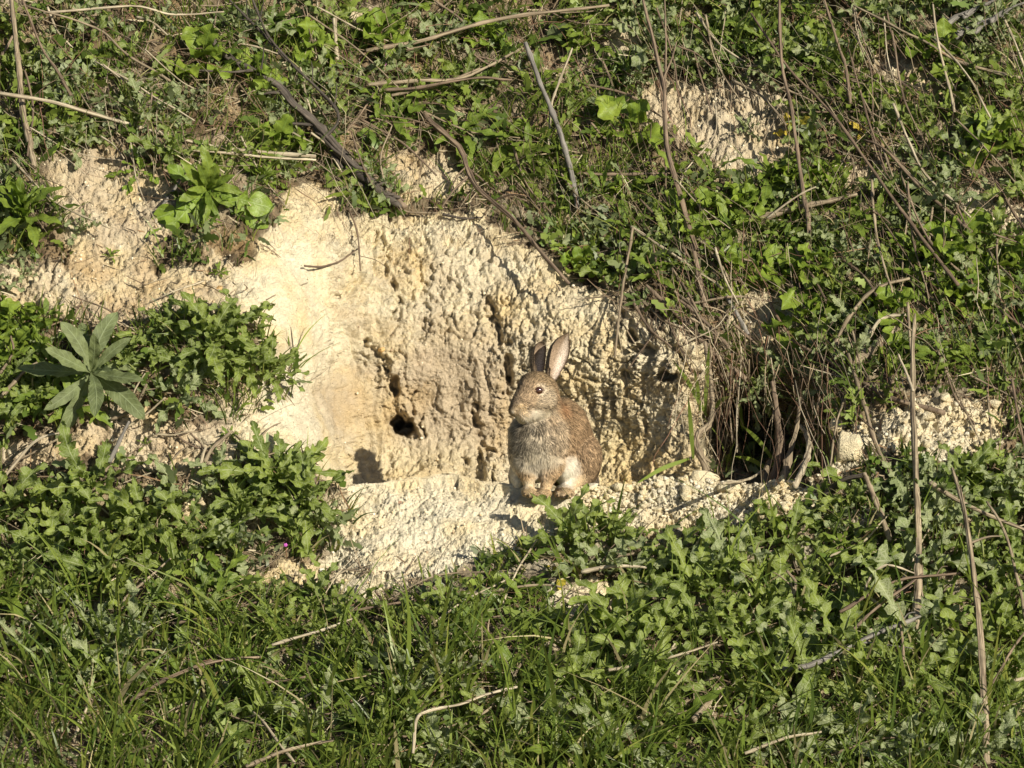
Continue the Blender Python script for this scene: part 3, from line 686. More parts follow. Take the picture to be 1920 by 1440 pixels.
# fur strands
tri = np.vstack([AF[:, [0, 1, 2]], AF[:, [0, 2, 3]]])
inner_v = np.concatenate([np.zeros(nv, bool), E1[4], E2[4]]); isear = np.concatenate([np.zeros(nv, bool), np.ones(len(E1[0])+len(E2[0]), bool)])
ar = np.linalg.norm(np.cross(AV[tri[:, 1]]-AV[tri[:, 0]], AV[tri[:, 2]]-AV[tri[:, 0]]), axis=1)/2
def fur():
    n = 110000; k = RNG.choice(len(tri), n, p=ar/ar.sum()); r1 = np.sqrt(RNG.random(n)); r2 = RNG.random(n)
    bw = np.stack([1-r1, r1*(1-r2), r1*r2], -1)[..., None]
    p = (AV[tri[k]]*bw).sum(1); nn = norm((AN[tri[k]]*bw).sum(1)); er = isear[tri[k, 0]]; inn = inner_v[tri[k, 0]]
    eye_d = np.linalg.norm(p-EYE, axis=1)
    nose = pt(963, 769, -70); nose_d = np.linalg.norm(p-nose, axis=1)
    k_, bw_ = k, bw; keep = (eye_d > .0122) & (nose_d > .004) & (p[:, 2] > base[2]-.012)
    p, nn, er, inn, eye_d, nose_d, k_, bw_ = [a[keep] for a in (p, nn, er, inn, eye_d, nose_d, k_, bw_)]; n = len(p)
    ppx, ppy, pw = proj(p)
    head = np.exp(-(np.linalg.norm(p-pt(1000, 745, -20), axis=1)/.048)**4)
    paw = sstep(.055, .03, p[:, 2]-base[2])*(pw < .05)
    chest = np.exp(-(np.linalg.norm((p-pt(1000, 838, -35))/np.array([1, 1, 1.15]), axis=1)/.055)**3)
    ln = .0095+.0065*chest; ln = ln*(1-head)+.0050*head; ln = ln*(1-paw)+.0042*paw
    ln = np.where(er, np.where(inn, .0016, .0026), ln); ln = ln*np.clip(eye_d/.02, .35, 1)*np.clip(nose_d/.025, .3, 1)
    ln = ln*RNG.uniform(.65, 1.25, n)
    # lie of the coat
    flow = np.tile(np.array([.12, .35, -1.0]), (n, 1))
    hb = norm(p-pt(962, 770, -75)+np.array([0, 0, .01])); flow = flow*(1-head[:, None])+hb*head[:, None]
    ea = np.where(np.linalg.norm(p-pt(1048, 665, 8), axis=1)[:, None] < np.linalg.norm(p-pt(1010, 675, 8), axis=1)[:, None], E1[5], E2[5]); flow = np.where(er[:, None], ea, flow)
    cl = np.stack([perlin(p*110), perlin(p*110+9), perlin(p*110+21)], -1)
    cl2 = np.stack([perlin(p*45+3), perlin(p*45+13), perlin(p*45+26)], -1)
    flow = norm(flow)+cl*(.38+.5*chest[:, None])*(~er)[:, None]+cl2*(.3+.5*chest[:, None])*(~er)[:, None]+RNG.normal(size=(n, 3))*.16
    tg = norm(flow-nn*(flow*nn).sum(1)[:, None]); lift = (.34+.25*chest)+RNG.normal(size=n)*.08
    d0 = norm(tg+nn*(lift+.25)[:, None]); d1 = norm(tg+nn*(lift-.05)[:, None]); d2 = norm(tg+nn*(lift-.3)[:, None])
    pts = [p-nn*.0006]; pts.append(pts[-1]+d0*(ln*.36)[:, None]); pts.append(pts[-1]+d1*(ln*.34)[:, None]); pts.append(pts[-1]+d2*(ln*.30)[:, None])
    wd = .00052*(1+.4*chest)*RNG.uniform(.7, 1.3, n); sdv = norm(np.cross(tg, nn)+RNG.normal(size=(n, 3))*.25)
    cb = coat(p); wf = sstep(.35, .6, cb.mean(1))[:, None]; cb = np.minimum(cb*(np.array([1.54, 1.50, 1.42])*(1-wf)+np.array([1.05, 1.0, .92])*wf), .84)
    earc = (AC[tri[k_]]*bw_).sum(1)*np.array([1.34, 1.28, 1.18]); cb = np.where(er[:, None], earc, cb)
    ring = np.clip((.0165-eye_d)/.004, 0, 1)[:, None]; cb = cb*(1-ring)+np.array([.66, .56, .42])*ring
    white = sstep(.40, .6, cb.mean(1))
    tick = RNG.random(n); clump = sstep(-.1, .45, perlin(p*150+40)+.5*perlin(p*60+2))
    v_ = (1-white)*np.where(tick < .32, .42, np.where(tick > .70, 1.5, 1.0))+white*RNG.uniform(.88, 1.1, n)
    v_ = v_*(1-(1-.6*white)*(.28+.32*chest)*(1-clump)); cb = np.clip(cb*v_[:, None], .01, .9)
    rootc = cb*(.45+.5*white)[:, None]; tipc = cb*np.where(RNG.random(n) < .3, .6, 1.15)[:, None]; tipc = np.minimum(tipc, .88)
    v = np.stack([pts[0]-sdv*wd[:, None], pts[0]+sdv*wd[:, None], pts[1]-sdv*wd[:, None], pts[1]+sdv*wd[:, None],
                  pts[2]-sdv*(wd*.7)[:, None], pts[2]+sdv*(wd*.7)[:, None], pts[3]], 1)
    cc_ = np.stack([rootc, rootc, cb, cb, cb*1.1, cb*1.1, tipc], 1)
    nr = np.repeat(norm(nn+.25*d1)[:, None], 7, 1)
    o7 = np.arange(n)[:, None]*7
    f = np.concatenate([o7+np.array([[0, 1, 3]]), o7+np.array([[0, 3, 2]]), o7+np.array([[2, 3, 5]]), o7+np.array([[2, 5, 4]]), o7+np.array([[4, 5, 6]])], 0)
    return v.reshape(-1, 3), f, cc_.reshape(-1, 3), nr.reshape(-1, 3)
# eye on the surface of the socket
e0 = pt(1009, 733, -90); EYE = e0.copy()
for _ in range(200):
    dd_ = rabbit_sdf(EYE[None])[0]
    if dd_ < .0003: break
    EYE = EYE+FWD*max(dd_*.6, .0002)
EYE = EYE+norm(np.array([.25, 1, 0]))*.0022
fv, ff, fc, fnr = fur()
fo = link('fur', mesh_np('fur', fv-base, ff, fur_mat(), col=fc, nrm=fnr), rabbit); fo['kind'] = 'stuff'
def ball(cen, r, nu=20, nvv=12):
    th = np.linspace(0, math.pi, nvv+1); ph = np.arange(nu)*2*math.pi/nu
    v = np.stack([np.sin(th)[:, None]*np.cos(ph), np.sin(th)[:, None]*np.sin(ph), np.cos(th)[:, None]+0*ph], -1).reshape(-1, 3)*np.array(r)+cen
    i = np.arange(nvv)[:, None]*nu; k = np.arange(nu)[None]; k2 = (k+1) % nu
    return v, np.stack([i+k, i+nu+k, i+nu+k2, i+k2], -1).reshape(-1, 4)
me_, ntm, N_ = mat_new('rabbit_eye'); be, _o = principled(ntm, .09, .9); be.inputs['Base Color'].default_value = (.045, .016, .009, 1)
be.inputs['Coat Weight'].default_value = 1.0; be.inputs['Coat Roughness'].default_value = .02
v_, f_ = ball(EYE-base, .0111); eo = link('eye', mesh_np('eye', v_, f_, me_), rabbit)
def plain(name, col, rough=.6, spec=.3):
    m, nt, N = mat_new(name); b, o = principled(nt, rough, spec); b.inputs['Base Color'].default_value = (*col, 1); return m
CLAW = plain('dark_claw', (.07, .045, .03), .4)
# eyelid ring
an = norm(CAMP-EYE+np.array([-1.2, 0, .6])); t1 = norm(np.cross(an, [0, 0, 1])); t2 = np.cross(an, t1)
ring = np.array([EYE-base+an*.0048+.0101*(math.cos(a)*t1*1.12+math.sin(a)*t2*.92) for a in np.linspace(0, 2*math.pi, 25)])
link('eyelid', tube_mesh('eyelid', ring, .0010, plain('eyelid_skin', (.20, .13, .09)), 5), rabbit)
for k_, (x, y, w) in enumerate([(984, 927, -56), (992, 930, -60), (1000, 929, -58), (1007, 932, -60), (1016, 934, -65), (1025, 934, -62), (1046, 930, -49), (1055, 933, -55), (1065, 932, -53), (1072, 928, -43)]):
    a = pt(x, y-2.5, w+1)-base; cp_ = np.array([a, a+np.array([0, -.003, -.0008]), a+np.array([0, -.005, -.003])])
    link('claw', tube_mesh('claw', catmull(cp_, 3), np.linspace(.0013, .0004, 7), CLAW, 5), rabbit)
# whiskers
for k in range(7):
    a = pt(972+2*random.random(), 766+k*1.6, -70); dr = norm(np.array([.75, -.35, .25-.16*k])+np.array([random.uniform(-.1, .1)]*3))
    wp = catmull([a-base, a-base+dr*.02, a-base+dr*.042+np.array([0, 0, -.008])], 4)
    link('whisker', tube_mesh('whisker', wp, np.linspace(.00025, .0001, len(wp)), plain('whisker_hair', (.7, .65, .55)), 3), rabbit)
# ------------------------------------------------------------------ leaves (shared prototypes, one unit long, +X outwards)
def leaf_mesh(name, mat, st, prof, droop=.35, fold=.18, wavy=.05, seed=0, petiole=0.0):
    """st: stations 0..1; prof(s, side) -> (half width, forward shift)"""
    rr = np.random.default_rng(seed); V = []; U = []; ph = rr.random(4)*6.28
    side_b = rr.normal()*.06
    for s in st:
        z = .30*s - droop*s*s*1.1; y0 = side_b*math.sin(s*2.5)
        x = s
        for c_ in (-1, -.5, 0, .5, 1):
            hw, sh = prof(s, 1 if c_ > 0 else -1); a = abs(c_)
            zz = z + fold*hw*a*1.1 + wavy*a*a*math.sin(s*19+ph[0]+(1.7 if c_ > 0 else 0))*(.4+hw*4) - .3*fold*hw*a*a
            V.append((x+sh*a*a, y0+c_*hw, zz)); U.append((s, c_))
    n = len(st); i = np.arange(n*5).reshape(n, 5)
    f = np.stack([i[:-1, :-1], i[1:, :-1], i[1:, 1:], i[:-1, 1:]], -1).reshape(-1, 4)
    return mesh_np(name, np.array(V), f, mat, uv=np.array(U))
def prof_thistle(seed, W=.23, lob=6, depth=.55):
    depth = min(.66, depth+.04); W *= .80
    r = np.random.default_rng(seed); amp_ = r.uniform(.8, 1.15, (2, 60))
    def f(s, side):
        k = 0 if side > 0 else 1; env = W*math.sin(math.pi*min(1, max(0, (s*.97+.015)))**.82)**.62*(.45+.75*s if s < .75 else 1.01)
        if s < .10: env *= .35+s*4
        p = (s*lob+k*.35) % 1.0; li = int(s*lob+k*.35)
        tooth = (1-depth)+depth*(p**.8 if p < .72 else (1-(p-.72)/.28)) + (.13 if 0.28 < p < .40 else 0) - (.10 if .42 < p < .52 else 0)
        if s > .985: return .002, .02
        return env*tooth*amp_[k, li], (.050*tooth if p > .5 else .0)*env/W
    return f
def st_l(n, extra=()): return sorted(set(list(np.linspace(0, 1, n))+list(extra)))
def prof_simple(W, peak=.55, p0=.5, tooth=0.0, nt_=10, stem=.0, stemw=.012):
    def f(s, side):
        if s < stem: return stemw, 0
        u = (s-stem)/(1-stem); a = math.log(.5)/math.log(peak); w = W*max(0, math.sin(math.pi*u**a))**p0
        if tooth: w *= 1-tooth*((u*nt_) % 1.0)
        return max(w, stemw*.8 if s < .97 else .001), 0
    return f
def prof_dandy(seed):
    r = np.random.default_rng(seed)
    def f(s, side):
        k = .0 if side > 0 else .25
        if s < .18: return .022, 0
        if s > .64: u = (s-.64)/.36; return .17*max(0.01, math.sin(math.pi*u**.62))**.75+.002, 0
        p = ((s-.18)/.46*3+k) % 1.0; return .028+.12*(.5+s*.8)*max(0, math.sin(math.pi*p))**1.2, -.02*p
    return f
def prof_round(W=.36):
    def f(s, side):
        if s < .42: return .012, 0
        u = (s-.42)/.58; w = W*max(0, math.sin(math.pi*(u*.96+.04)**.75))**.6*(1-.16*((u*5) % 1.0)); return max(w, .012), -.10*(1-u)*(u < .3)
    return f
PR = {}
def protos(key, n, fn): PR[key] = [fn(k) for k in range(n)]
protos('thistle', 7, lambda k: leaf_mesh('thistle_leaf', ML_THISTLE, st_l(40), prof_thistle(k, .22+.02*(k % 3), 6.6+k % 3, .55+.05*(k % 3)), .20+.12*(k % 4), .28, .11, k))
protos('pale', 6, lambda k: leaf_mesh('downy_leaf', ML_PALE, st_l(36), prof_thistle(20+k, .21+.02*(k % 3), 6+k % 3, .62), .15+.12*(k % 3), .3, .12, k+30))
protos('mullein', 6, lambda k: leaf_mesh('mullein_leaf', ML_MULLEIN, st_l(19), prof_simple(.098+.018*(k % 3), .62, .62, .12, 9), .15+.12*(k % 4), .25, .035, k))
protos('dandy', 4, lambda k: leaf_mesh('dandelion_leaf', ML_DANDY, st_l(34), prof_dandy(k), .30+.1*(k % 3), .12, .03, k))
protos('round', 5, lambda k: leaf_mesh('round_leaf', ML_ROUND, st_l(15, (.41, .43)), prof_round(.30+.03*(k % 3)), .25, .15, .10, k))
protos('lance', 6, lambda k: leaf_mesh('lance_leaf', ML_LANCE, st_l(17), prof_simple(.10+.015*(k % 4), .6, .7, .14 if k % 2 else 0, 8, .08), .25+.15*(k % 3), .25, .05, k))
protos('yellow', 3, lambda k: leaf_mesh('yellowed_leaf', ML_YELLOW, st_l(15), prof_simple(.2, .55, .7, .1, 7, .12), .3, .15, .08, k))
LEAFNAME = {'thistle': 'leaf', 'pale': 'leaf', 'mullein': 'leaf', 'dandy': 'leaf', 'round': 'leaf', 'lance': 'leaf', 'yellow': 'leaf'}
def leaf_at(parent, kind, yaw, pitch, length, frame, off=(0, 0, 0), roll=0.0, rr=random, label=None):
    me = rr.choice(PR[kind]); o = link('leaf', me, parent)
    R = frame @ Matrix.Rotation(yaw, 3, 'Z') @ Matrix.Rotation(-pitch, 3, 'Y') @ Matrix.Rotation(roll, 3, 'X')
    M = Matrix.Translation(frame @ Vector(off)) @ R.to_4x4() @ Matrix.Diagonal((length, length*rr.uniform(.85, 1.2), length*rr.uniform(.8, 1.15), 1))
    o.matrix_local = M
    if label: o['label'] = label
    return o
def frame_at(px, py, up=.45, rr=random, jit=.25, n=None):
    nn = SN(px, py) if n is None else n; a = Vector(norm(nn*(1-up)+np.array([0, 0, up])+np.array([rr.uniform(-jit, jit)]*3)*np.array([1, .3, .3])))
    x = Vector(RGT) - a*a.dot(Vector(RGT)); x.normalize(); y = a.cross(x)
    return Matrix((x, y, a)).transposed()
OCC = []
def plant(px, py, r, kind, nl, label, cat, group=None, name='thistle_plant', pit=(.0, .95), up=.45, lift=.008, rr=None, stemk=0, lens=(.7, 1.1), yaw0=None, n_=None, **kw):
    """r = leaf length in photo pixels (mm)"""
    rr = rr or random.Random(int(px*31+py*17)); b = S(px, py)+SN(px, py)*lift; R = r/1000.
    root = empty(name, b); F = frame_at(px, py, up, rr, .25 if not kw.get('n') is not None else 0, kw.get('n')); tag(root, label, cat, group)
    y0 = rr.random()*6.28 if yaw0 is None else yaw0
    for k in range(nl):
        t = k/max(1, nl-1); pitch = pit[0]+(pit[1]-pit[0])*t+rr.uniform(-.15, .15)
        L = R*rr.uniform(*lens)*(1-.22*t)*(1.12 if kind in ('thistle', 'pale') else 1)
        leaf_at(root, kind, y0+k*2.39996+rr.uniform(-.3, .3), pitch, L, F, (0, 0, .0+.12*R*t), rr.uniform(-.35, .35), rr)
    OCC.append((px, py, r)); return root

# ---- the plants one can name
TL = 'thistle'
CAMN = norm(np.array([.15, -1, .35]))
AUTO = []
plant(395, 655, 112, 'thistle', 17, 'large spiny thistle mass right of the grey-green rosette, reaching onto the bright bare slope', TL)
plant(290, 668, 95, 'thistle', 10, 'low thistle between the grey-green rosette and the big thistle mass', TL)
plant(505, 705, 88, 'thistle', 11, 'thistle at the right tip of the mass touching the bright bare slope', TL, yaw0=.1)
plant(440, 622, 85, 'thistle', 12, 'thistle at the top of the mass beside the bright bare slope', TL)
plant(365, 695, 95, 'thistle', 12, 'thistle in the lower middle of the mass beside the bare slope', TL)
plant(600, 985, 80, 'pale', 9, 'mottled thistle on the lower left corner of the ledge', TL)
plant(455, 680, 105, 'thistle', 14, 'speckled spiny thistle whose rightmost leaves lie on the bright chalk slope', TL, yaw0=.3)
plant(320, 625, 85, 'thistle', 11, 'thistle with upright leaves just right of the grey-green rosette', TL)
plant(345, 745, 100, 'pale', 11, 'thistle with hairy drooping leaves hanging over dry twigs on the left bare ground', TL, pit=(-.5, 1.1))
plant(235, 690, 80, 'thistle', 10, 'dark thistle half hidden below the grey-green rosette', TL)
plant(510, 905, 128, 'thistle', 19, 'bushy spiny thistle at the left end of the chalk ledge, ear shadow to its right', TL)
plant(455, 965, 105, 'thistle', 15, 'spiny thistle low in the clump left of the ledge', TL)
plant(565, 950, 108, 'thistle', 12, 'thistle whose long veined leaf reaches right onto the chalk ledge', TL, yaw0=-.2)
plant(405, 895, 70, 'pale', 9, 'small grey downy thistle at the upper left of the ledge-end clump', TL)
plant(440, 1035, 90, 'pale', 11, 'downy thistle below the ledge-end clump above the long grass', TL)
plant(545, 1010, 85, 'thistle', 9, 'thistle with white-veined leaf at the lower edge of the ledge-end clump', TL)
plant(275, 985, 125, 'thistle', 12, 'thistle with one big pale-veined leaf at the right of the left green mass', TL)
plant(1105, 462, 78, 'pale', 3, 'small thistle seedling with two spread spiny leaves at the rim above the rabbit', TL, pit=(.0, .3), yaw0=3.3)
plant(1106, 445, 62, 'pale', 5, 'upright downy thistle shoot on the hollow rim above the two spread leaves', TL, pit=(.5, 1.3))
plant(1500, 690, 92, 'pale', 10, 'spiny thistle hanging in front of the shaded burrow recess', TL, pit=(-.3, 1.1))
plant(1455, 690, 75, 'thistle', 8, 'green thistle drooping into the top of the burrow recess', TL, pit=(-.4, .8), lift=.05)
plant(1395, 700, 60, 'pale', 6, 'small downy thistle at the upper left of the burrow recess', TL, pit=(-.4, .8), lift=.06)
plant(1545, 735, 80, 'pale', 8, 'pale mottled thistle right of the burrow recess above the crumbled chalk', TL, pit=(-.3, .9))
plant(1320, 130, 75, 'pale', 11, 'downy thistle directly above the upper right bare chalk patch', TL, pit=(-.6, 1.1))
plant(1400, 250, 45, 'pale', 8, 'small pale thistle seedling alone on the upper right bare chalk patch', TL, pit=(-.2, 1.2))
plant(1150, 1025, 90, 'thistle', 9, 'thistle with broad upright leaf just under the ledge below the rabbit', TL, pit=(.2, 1.3))
plant(1300, 1120, 120, 'thistle', 13, 'bright green lobed thistle in the middle of the lower right mass', TL)
MU = plant(180, 722, 112, 'mullein', 14, 'grey-green rosette with long smooth leaves on the left bank', 'weed', None, 'mullein_plant', pit=(-.35, .95), up=.2, lens=(1.05, 1.35), lift=.05, n=CAMN)
DA = plant(385, 385, 92, 'dandy', 4, 'bright green rosette with long lobed leaves hanging over the bare soil', 'weed', None, 'dandelion_plant', pit=(-.3, .4), up=.15, lens=(.8, 1.0), lift=.045, n=CAMN)
F_ = frame_at(385, 385, .0, random.Random(1), 0, CAMN)
for ya, L, pi_ in ((-2.25, .185, -.05), (-1.85, .150, -.05), (-.55, .14, .05), (-.25, .135, .1), (-2.7, .12, .1), (-1.35, .10, 0), (2.6, .09, .2)):
    leaf_at(DA, 'dandy', ya, pi_, L, F_, (0, 0, .012), 0, random.Random(int(L*1e4)))
for k in range(16): leaf_at(DA, 'lance', k*2.4, random.uniform(.35, 1.2), random.uniform(.06, .10), F_, (0, 0, .01), 0, random.Random(k))
plant(260, 320, 78, 'dandy', 9, 'dark green rosette with arrow shaped leaves under the long pale stem', 'weed', None, 'dandelion_plant', pit=(-.5, .9))
plant(45, 420, 105, 'lance', 22, 'dense tuft of narrow glossy leaves at the left edge above the bare slope', 'weed', None, 'leafy_tuft', pit=(.1, 1.4), lens=(.7, 1.2))
plant(150, 440, 55, 'pale', 8, 'small greyish thistle at the edge of the left bare soil', TL, pit=(-.5, .9))
plant(410, 512, 26, 'lance', 16, 'tiny mat of bright leaves on the bare soil under the hanging lobed leaves', 'weed', None, 'low_weed', pit=(0, 1))
plant(490, 345, 60, 'lance', 18, 'dark narrow-leaved tuft on the rim right of the bright lobed rosette', 'weed', None, 'leafy_tuft', pit=(-.2, 1.2))
plant(1350, 875, 42, 'lance', 4, 'single broad glossy leaf pair at the dark burrow floor', 'weed', None, 'low_weed', pit=(.6, 1.4))
plant(1590, 1045, 85, 'lance', 6, 'broad smooth-leaved dock amid thistles below the right chalk crumbs', 'weed', None, 'dock_plant', pit=(.2, 1.2))
plant(1490, 245, 55, 'yellow', 5, 'yellowed seedling at the right edge of the upper chalk patch', 'weed', None, 'yellowed_weed')
plant(1060, 1090, 45, 'yellow', 5, 'yellowing leaves in the weeds below the ledge under the rabbit', 'weed', None, 'yellowed_weed')
plant(1620, 250, 48, 'yellow', 4, 'yellow leaves among weeds on the upper right bank', 'weed', None, 'yellowed_weed')
plant(700, 400, 30, 'round', 6, 'little round-leaved plant on the hollow rim at the foot of the dark root', 'weed', None, 'round_leaved_weed')
plant(40, 512, 38, 'pale', 7, 'small flat thistle on the bare soil at the left edge', TL, pit=(0, .7))
plant(430, 820, 28, 'lance', 7, 'small green seedling between dry twigs left of the hollow', 'weed', None, 'low_weed')
plant(270, 832, 24, 'lance', 6, 'tiny seedling among twigs on the lower left bare ground', 'weed', None, 'low_weed')
plant(205, 480, 26, 'lance', 10, 'thin grassy tuft on the bare soil left of the hanging leaf', 'weed', None, 'low_weed')
plant(1205, 1015, 45, 'lance', 5, 'small fresh leaf cluster poking from the ledge front right of the rabbit', 'weed', None, 'low_weed')

LOOK = {'thistle': 'green spiny thistle', 'pale': 'downy grey-green thistle', 'lance': 'narrow-leaved weed', 'round': 'round-leaved weed'}
# ---- the rest of the weeds, scattered by region
def scatter(n, box, kinds, group, label, cat, name, rmin, rmax, leaves, gap=.55, poly=None, tries=60, pit=(-.1, .9)):
    rr = random.Random(n*7+int(box[0])+int(box[1])*3); made = 0
    for _ in range(n*tries):
        if made >= n: break
        x = rr.uniform(box[0], box[2]); y = rr.uniform(box[1], box[3]); r = rr.uniform(rmin, rmax)
        if poly is not None and not inpoly(np.array([x]), np.array([y]), poly)[0]: continue
        if veg(x, y) < .75: continue
        r *= 1.36
        if any((x-a)**2+((y-b)*1.15)**2 < (gap*(r+c_)/2)**2 for a, b, c_ in OCC): continue
        k = rr.choice(kinds)
        AUTO.append((plant(x, y, r, k, rr.randint(*leaves), label, 'thistle' if k in ('thistle', 'pale') else 'weed', group, 'thistle_plant' if k in ('thistle', 'pale') else 'leafy_weed', pit=pit, rr=rr),
                     ('small ' if r < rmin+(rmax-rmin)*.33 else 'large ' if r > rmin+(rmax-rmin)*.67 else '')+LOOK[k], x, y)); made += 1
    return made
# lower left mass
scatter(20, (-20, 925, 350, 1090), ['thistle', 'thistle', 'pale'], 'thistles of the lower left mass', 'leafy spiny thistle in the dense green mass at the left edge beside the ledge', TL, 'thistle_plant', 75, 115, (8, 11), .60)
scatter(14, (-20, 1080, 420, 1300), ['thistle', 'pale', 'lance'], 'thistles in the lower left grass', 'thistle standing in long grass at the lower left', TL, 'thistle_plant', 60, 95, (8, 12), .75)
scatter(8, (-10, 690, 170, 780), ['lance', 'lance', 'thistle'], 'weeds at the left edge below the grey-green rosette', 'bright leafy weed at the left edge below the grey-green rosette', 'weed', 'leafy_weed', 50, 80, (10, 14), .55)
# lower right mass
scatter(14, (1560, 930, 1940, 1010), ['thistle', 'pale'], 'thistles below the crumbled chalk', 'spiny thistle below the crumbled chalk on the right', TL, 'thistle_plant', 60, 85, (8, 12), .6)
scatter(44, (1060, 1030, 1940, 1330), ['thistle', 'thistle', 'thistle', 'pale'], 'thistles of the lower right mass', 'spiny thistle in the dense mass on the lower right slope', TL, 'thistle_plant', 75, 115, (8, 11), .60)
scatter(14, (1000, 1280, 1940, 1450), ['thistle', 'lance', 'pale'], 'thistles at the bottom right', 'thistle among grass at the bottom right', TL, 'thistle_plant', 60, 95, (8, 12), .7)
scatter(22, (420, 1130, 1000, 1450), ['thistle', 'lance', 'pale', 'thistle'], 'broad-leaved weeds in the bottom grass', 'broad-leaved weed showing between grass blades at the bottom centre', 'weed', 'broad_weed', 60, 95, (7, 10), .8)
# upper bank
scatter(26, (-20, 40, 620, 330), ['pale', 'thistle', 'pale', 'thistle', 'round'], 'weeds of the upper left bank', 'pale green weed under dry stalks on the upper left bank', 'weed', 'thistle_plant', 45, 80, (8, 11), .6)
scatter(28, (560, -10, 1180, 380), ['pale', 'round', 'lance', 'thistle', 'lance'], 'weeds of the upper middle bank', 'leafy weed on the upper middle bank between dark root and bare patch', 'weed', 'leafy_weed', 40, 75, (8, 12), .6)
scatter(22, (1160, -10, 1560, 160), ['pale', 'pale', 'thistle', 'lance'], 'weeds at the top right of centre', 'leafy weed above the upper right bare chalk patch', 'weed', 'leafy_weed', 45, 75, (8, 12), .6)
scatter(30, (1450, -10, 1940, 480), ['pale', 'thistle', 'lance', 'thistle', 'round'], 'weeds of the upper right bank', 'green weed among dry stalks on the upper right bank', 'weed', 'leafy_weed', 50, 85, (8, 11), .6)
scatter(24, (1080, 340, 1560, 530), ['lance', 'thistle', 'round', 'lance'], 'weeds on the rim above the burrow recess', 'leafy weed on the grassy rim right of the hollow', 'weed', 'leafy_weed', 45, 75, (8, 12), .58)
scatter(28, (1480, 470, 1940, 690), ['thistle', 'round', 'lance', 'pale'], 'weeds of the right bank above the crumbled chalk', 'leafy weed on the right bank above the crumbled chalk', 'weed', 'leafy_weed', 50, 85, (9, 12), .58)
scatter(10, (1700, 900, 1940, 990), ['thistle', 'pale', 'lance'], 'weeds at the right edge below the chalk', 'weed at the right edge just below the crumbled chalk', 'weed', 'leafy_weed', 50, 85, (9, 12), .6)
scatter(8, (-20, 520, 110, 720), ['round', 'lance', 'pale'], 'weeds at the left edge beside the rosette', 'small weed at the left edge beside the grey-green rosette', 'weed', 'leafy_weed', 40, 60, (8, 11), .6)
# flowers
def flower(px, py, label):
    b = S(px, py)+SN(px, py)*.035; o = empty('wild_flower', b); tag(o, label, 'flower'); m = M_PINK
    v = []; f = []
    for k in range(5):
        a = k*1.2566; d = np.array([math.cos(a), 0, math.sin(a)]); e = np.array([-math.sin(a), 0, math.cos(a)]); n = len(v)
        v += [np.array([0, -.001, 0]), d*.0025+e*.0016-FWD*.001, d*.0042, d*.0025-e*.0016-FWD*.001]; f.append((n, n+1, n+2, n+3))
    link('petals', mesh_np('petals', np.array(v), np.array(f), m), o)
    link('stem', tube_mesh('stem', np.array([[0, 0, 0], [0, .01, -.018], [.002, .03, -.04]]), .0006, MS['red'], 4), o)
M_PINK = plain('pink_petal', (.55, .12, .50), .5)
flower(714, 139, 'tiny pink flower on the upper bank right of the dark root')
flower(533, 1046, 'tiny pink flower under the clump at the left end of the ledge')

# ------------------------------------------------------------------ stalks, roots and twigs one can name
ST = lambda pts, r, mat, label, l0=.006, l1=.02, name='dry_stalk', cat='stalk', tw=0, tp=.6, **k: stalk(pts, r, mat, l0, l1, label, None, name, cat, tp, tw, **k)
ST([(765, 390), (735, 370), (700, 345), (665, 312), (625, 268), (600, 238), (560, 200), (530, 165), (470, 130), (415, 98), (392, 62)], 11.5, 'dark', 'thick dark twisted root running down to the rim above the hollow', .012, .06, 'root', 'root', 3, .5, wob=.005, strands=5)
ST([(750, 385), (700, 330), (655, 290), (620, 260)], 6, 'brown', 'split brown strand lying along the foot of the thick dark root', .018, .02, 'root', 'root', strands=3)
ST([(690, 352), (655, 330), (610, 268), (590, 245)], 6, 'dark', 'short dark root strand left of the thick dark root', .01, .02, 'root', 'root')
ST([(735, 120), (775, 190), (800, 225), (850, 270), (875, 325), (900, 362), (960, 412), (1010, 468), (1067, 532)], 6.0, 'brown', 'long dark branch whose lower end hovers over the bare face above the rabbit', .01, .10, 'dry_branch', 'branch', 3, .7, strands=2)
ST([(1092, 388), (1070, 290), (1040, 210), (1012, 148), (985, 80)], 6.5, 'grey', 'blue-grey straight stick standing on the upper bank', .008, .12, wob=.002, tp=.8)
ST([(1037, 292), (1038, 200), (1050, 150), (1073, 90)], 3.6, 'pale', 'thin pale stick leaning against the blue-grey stick', .01, .12)
ST([(0, 174), (100, 188), (200, 217), (300, 248), (400, 274), (500, 286), (592, 293)], 4.8, 'pale', 'long pale stem arching from the left edge to the dark root', .10, .06, tp=.9, wob=.0015)
ST([(355, 278), (450, 288), (540, 297), (592, 300)], 3.2, 'pale', 'thin stem parallel under the long arching pale stem', .05, .05, tp=.9)
ST([(72, 318), (60, 260), (48, 210), (36, 120), (20, -10)], 7, 'tan', 'tall grey-brown stalk standing at the upper left corner', .008, .10, tp=.75, strands=3)
ST([(150, 200), (120, 150), (80, 90), (40, -5)], 4, 'brown', 'leaning stalk crossing right of the tall corner stalk', .02, .10)
ST([(320, 150), (240, 100), (180, 52), (45, 10)], 3.6, 'tan', 'thin long stem sloping down from the upper left corner', .02, .08)
ST([(90, 15), (250, 6), (330, 26), (420, 22)], 3, 'pale', 'pale horizontal stem along the top left edge', .06, .08)
ST([(632, 112), (629, 70), (627, 34)], 5.5, 'pale', 'short pale upright stub near the top left of centre', .01, .06, tp=.9)
ST([(695, 95), (800, 73), (900, 45), (1000, 28), (1142, 10)], 5.5, 'tan', 'long tan stem lying across the top centre', .03, .05, tp=.7)
ST([(700, 172), (790, 158), (870, 146), (975, 92)], 5, 'tan', 'tan stem below the long one at top centre', .02, .04)
ST([(715, 178), (800, 168), (900, 148), (965, 150)], 4, 'brown', 'brown stem bundled under the tan stem at top centre', .015, .02)
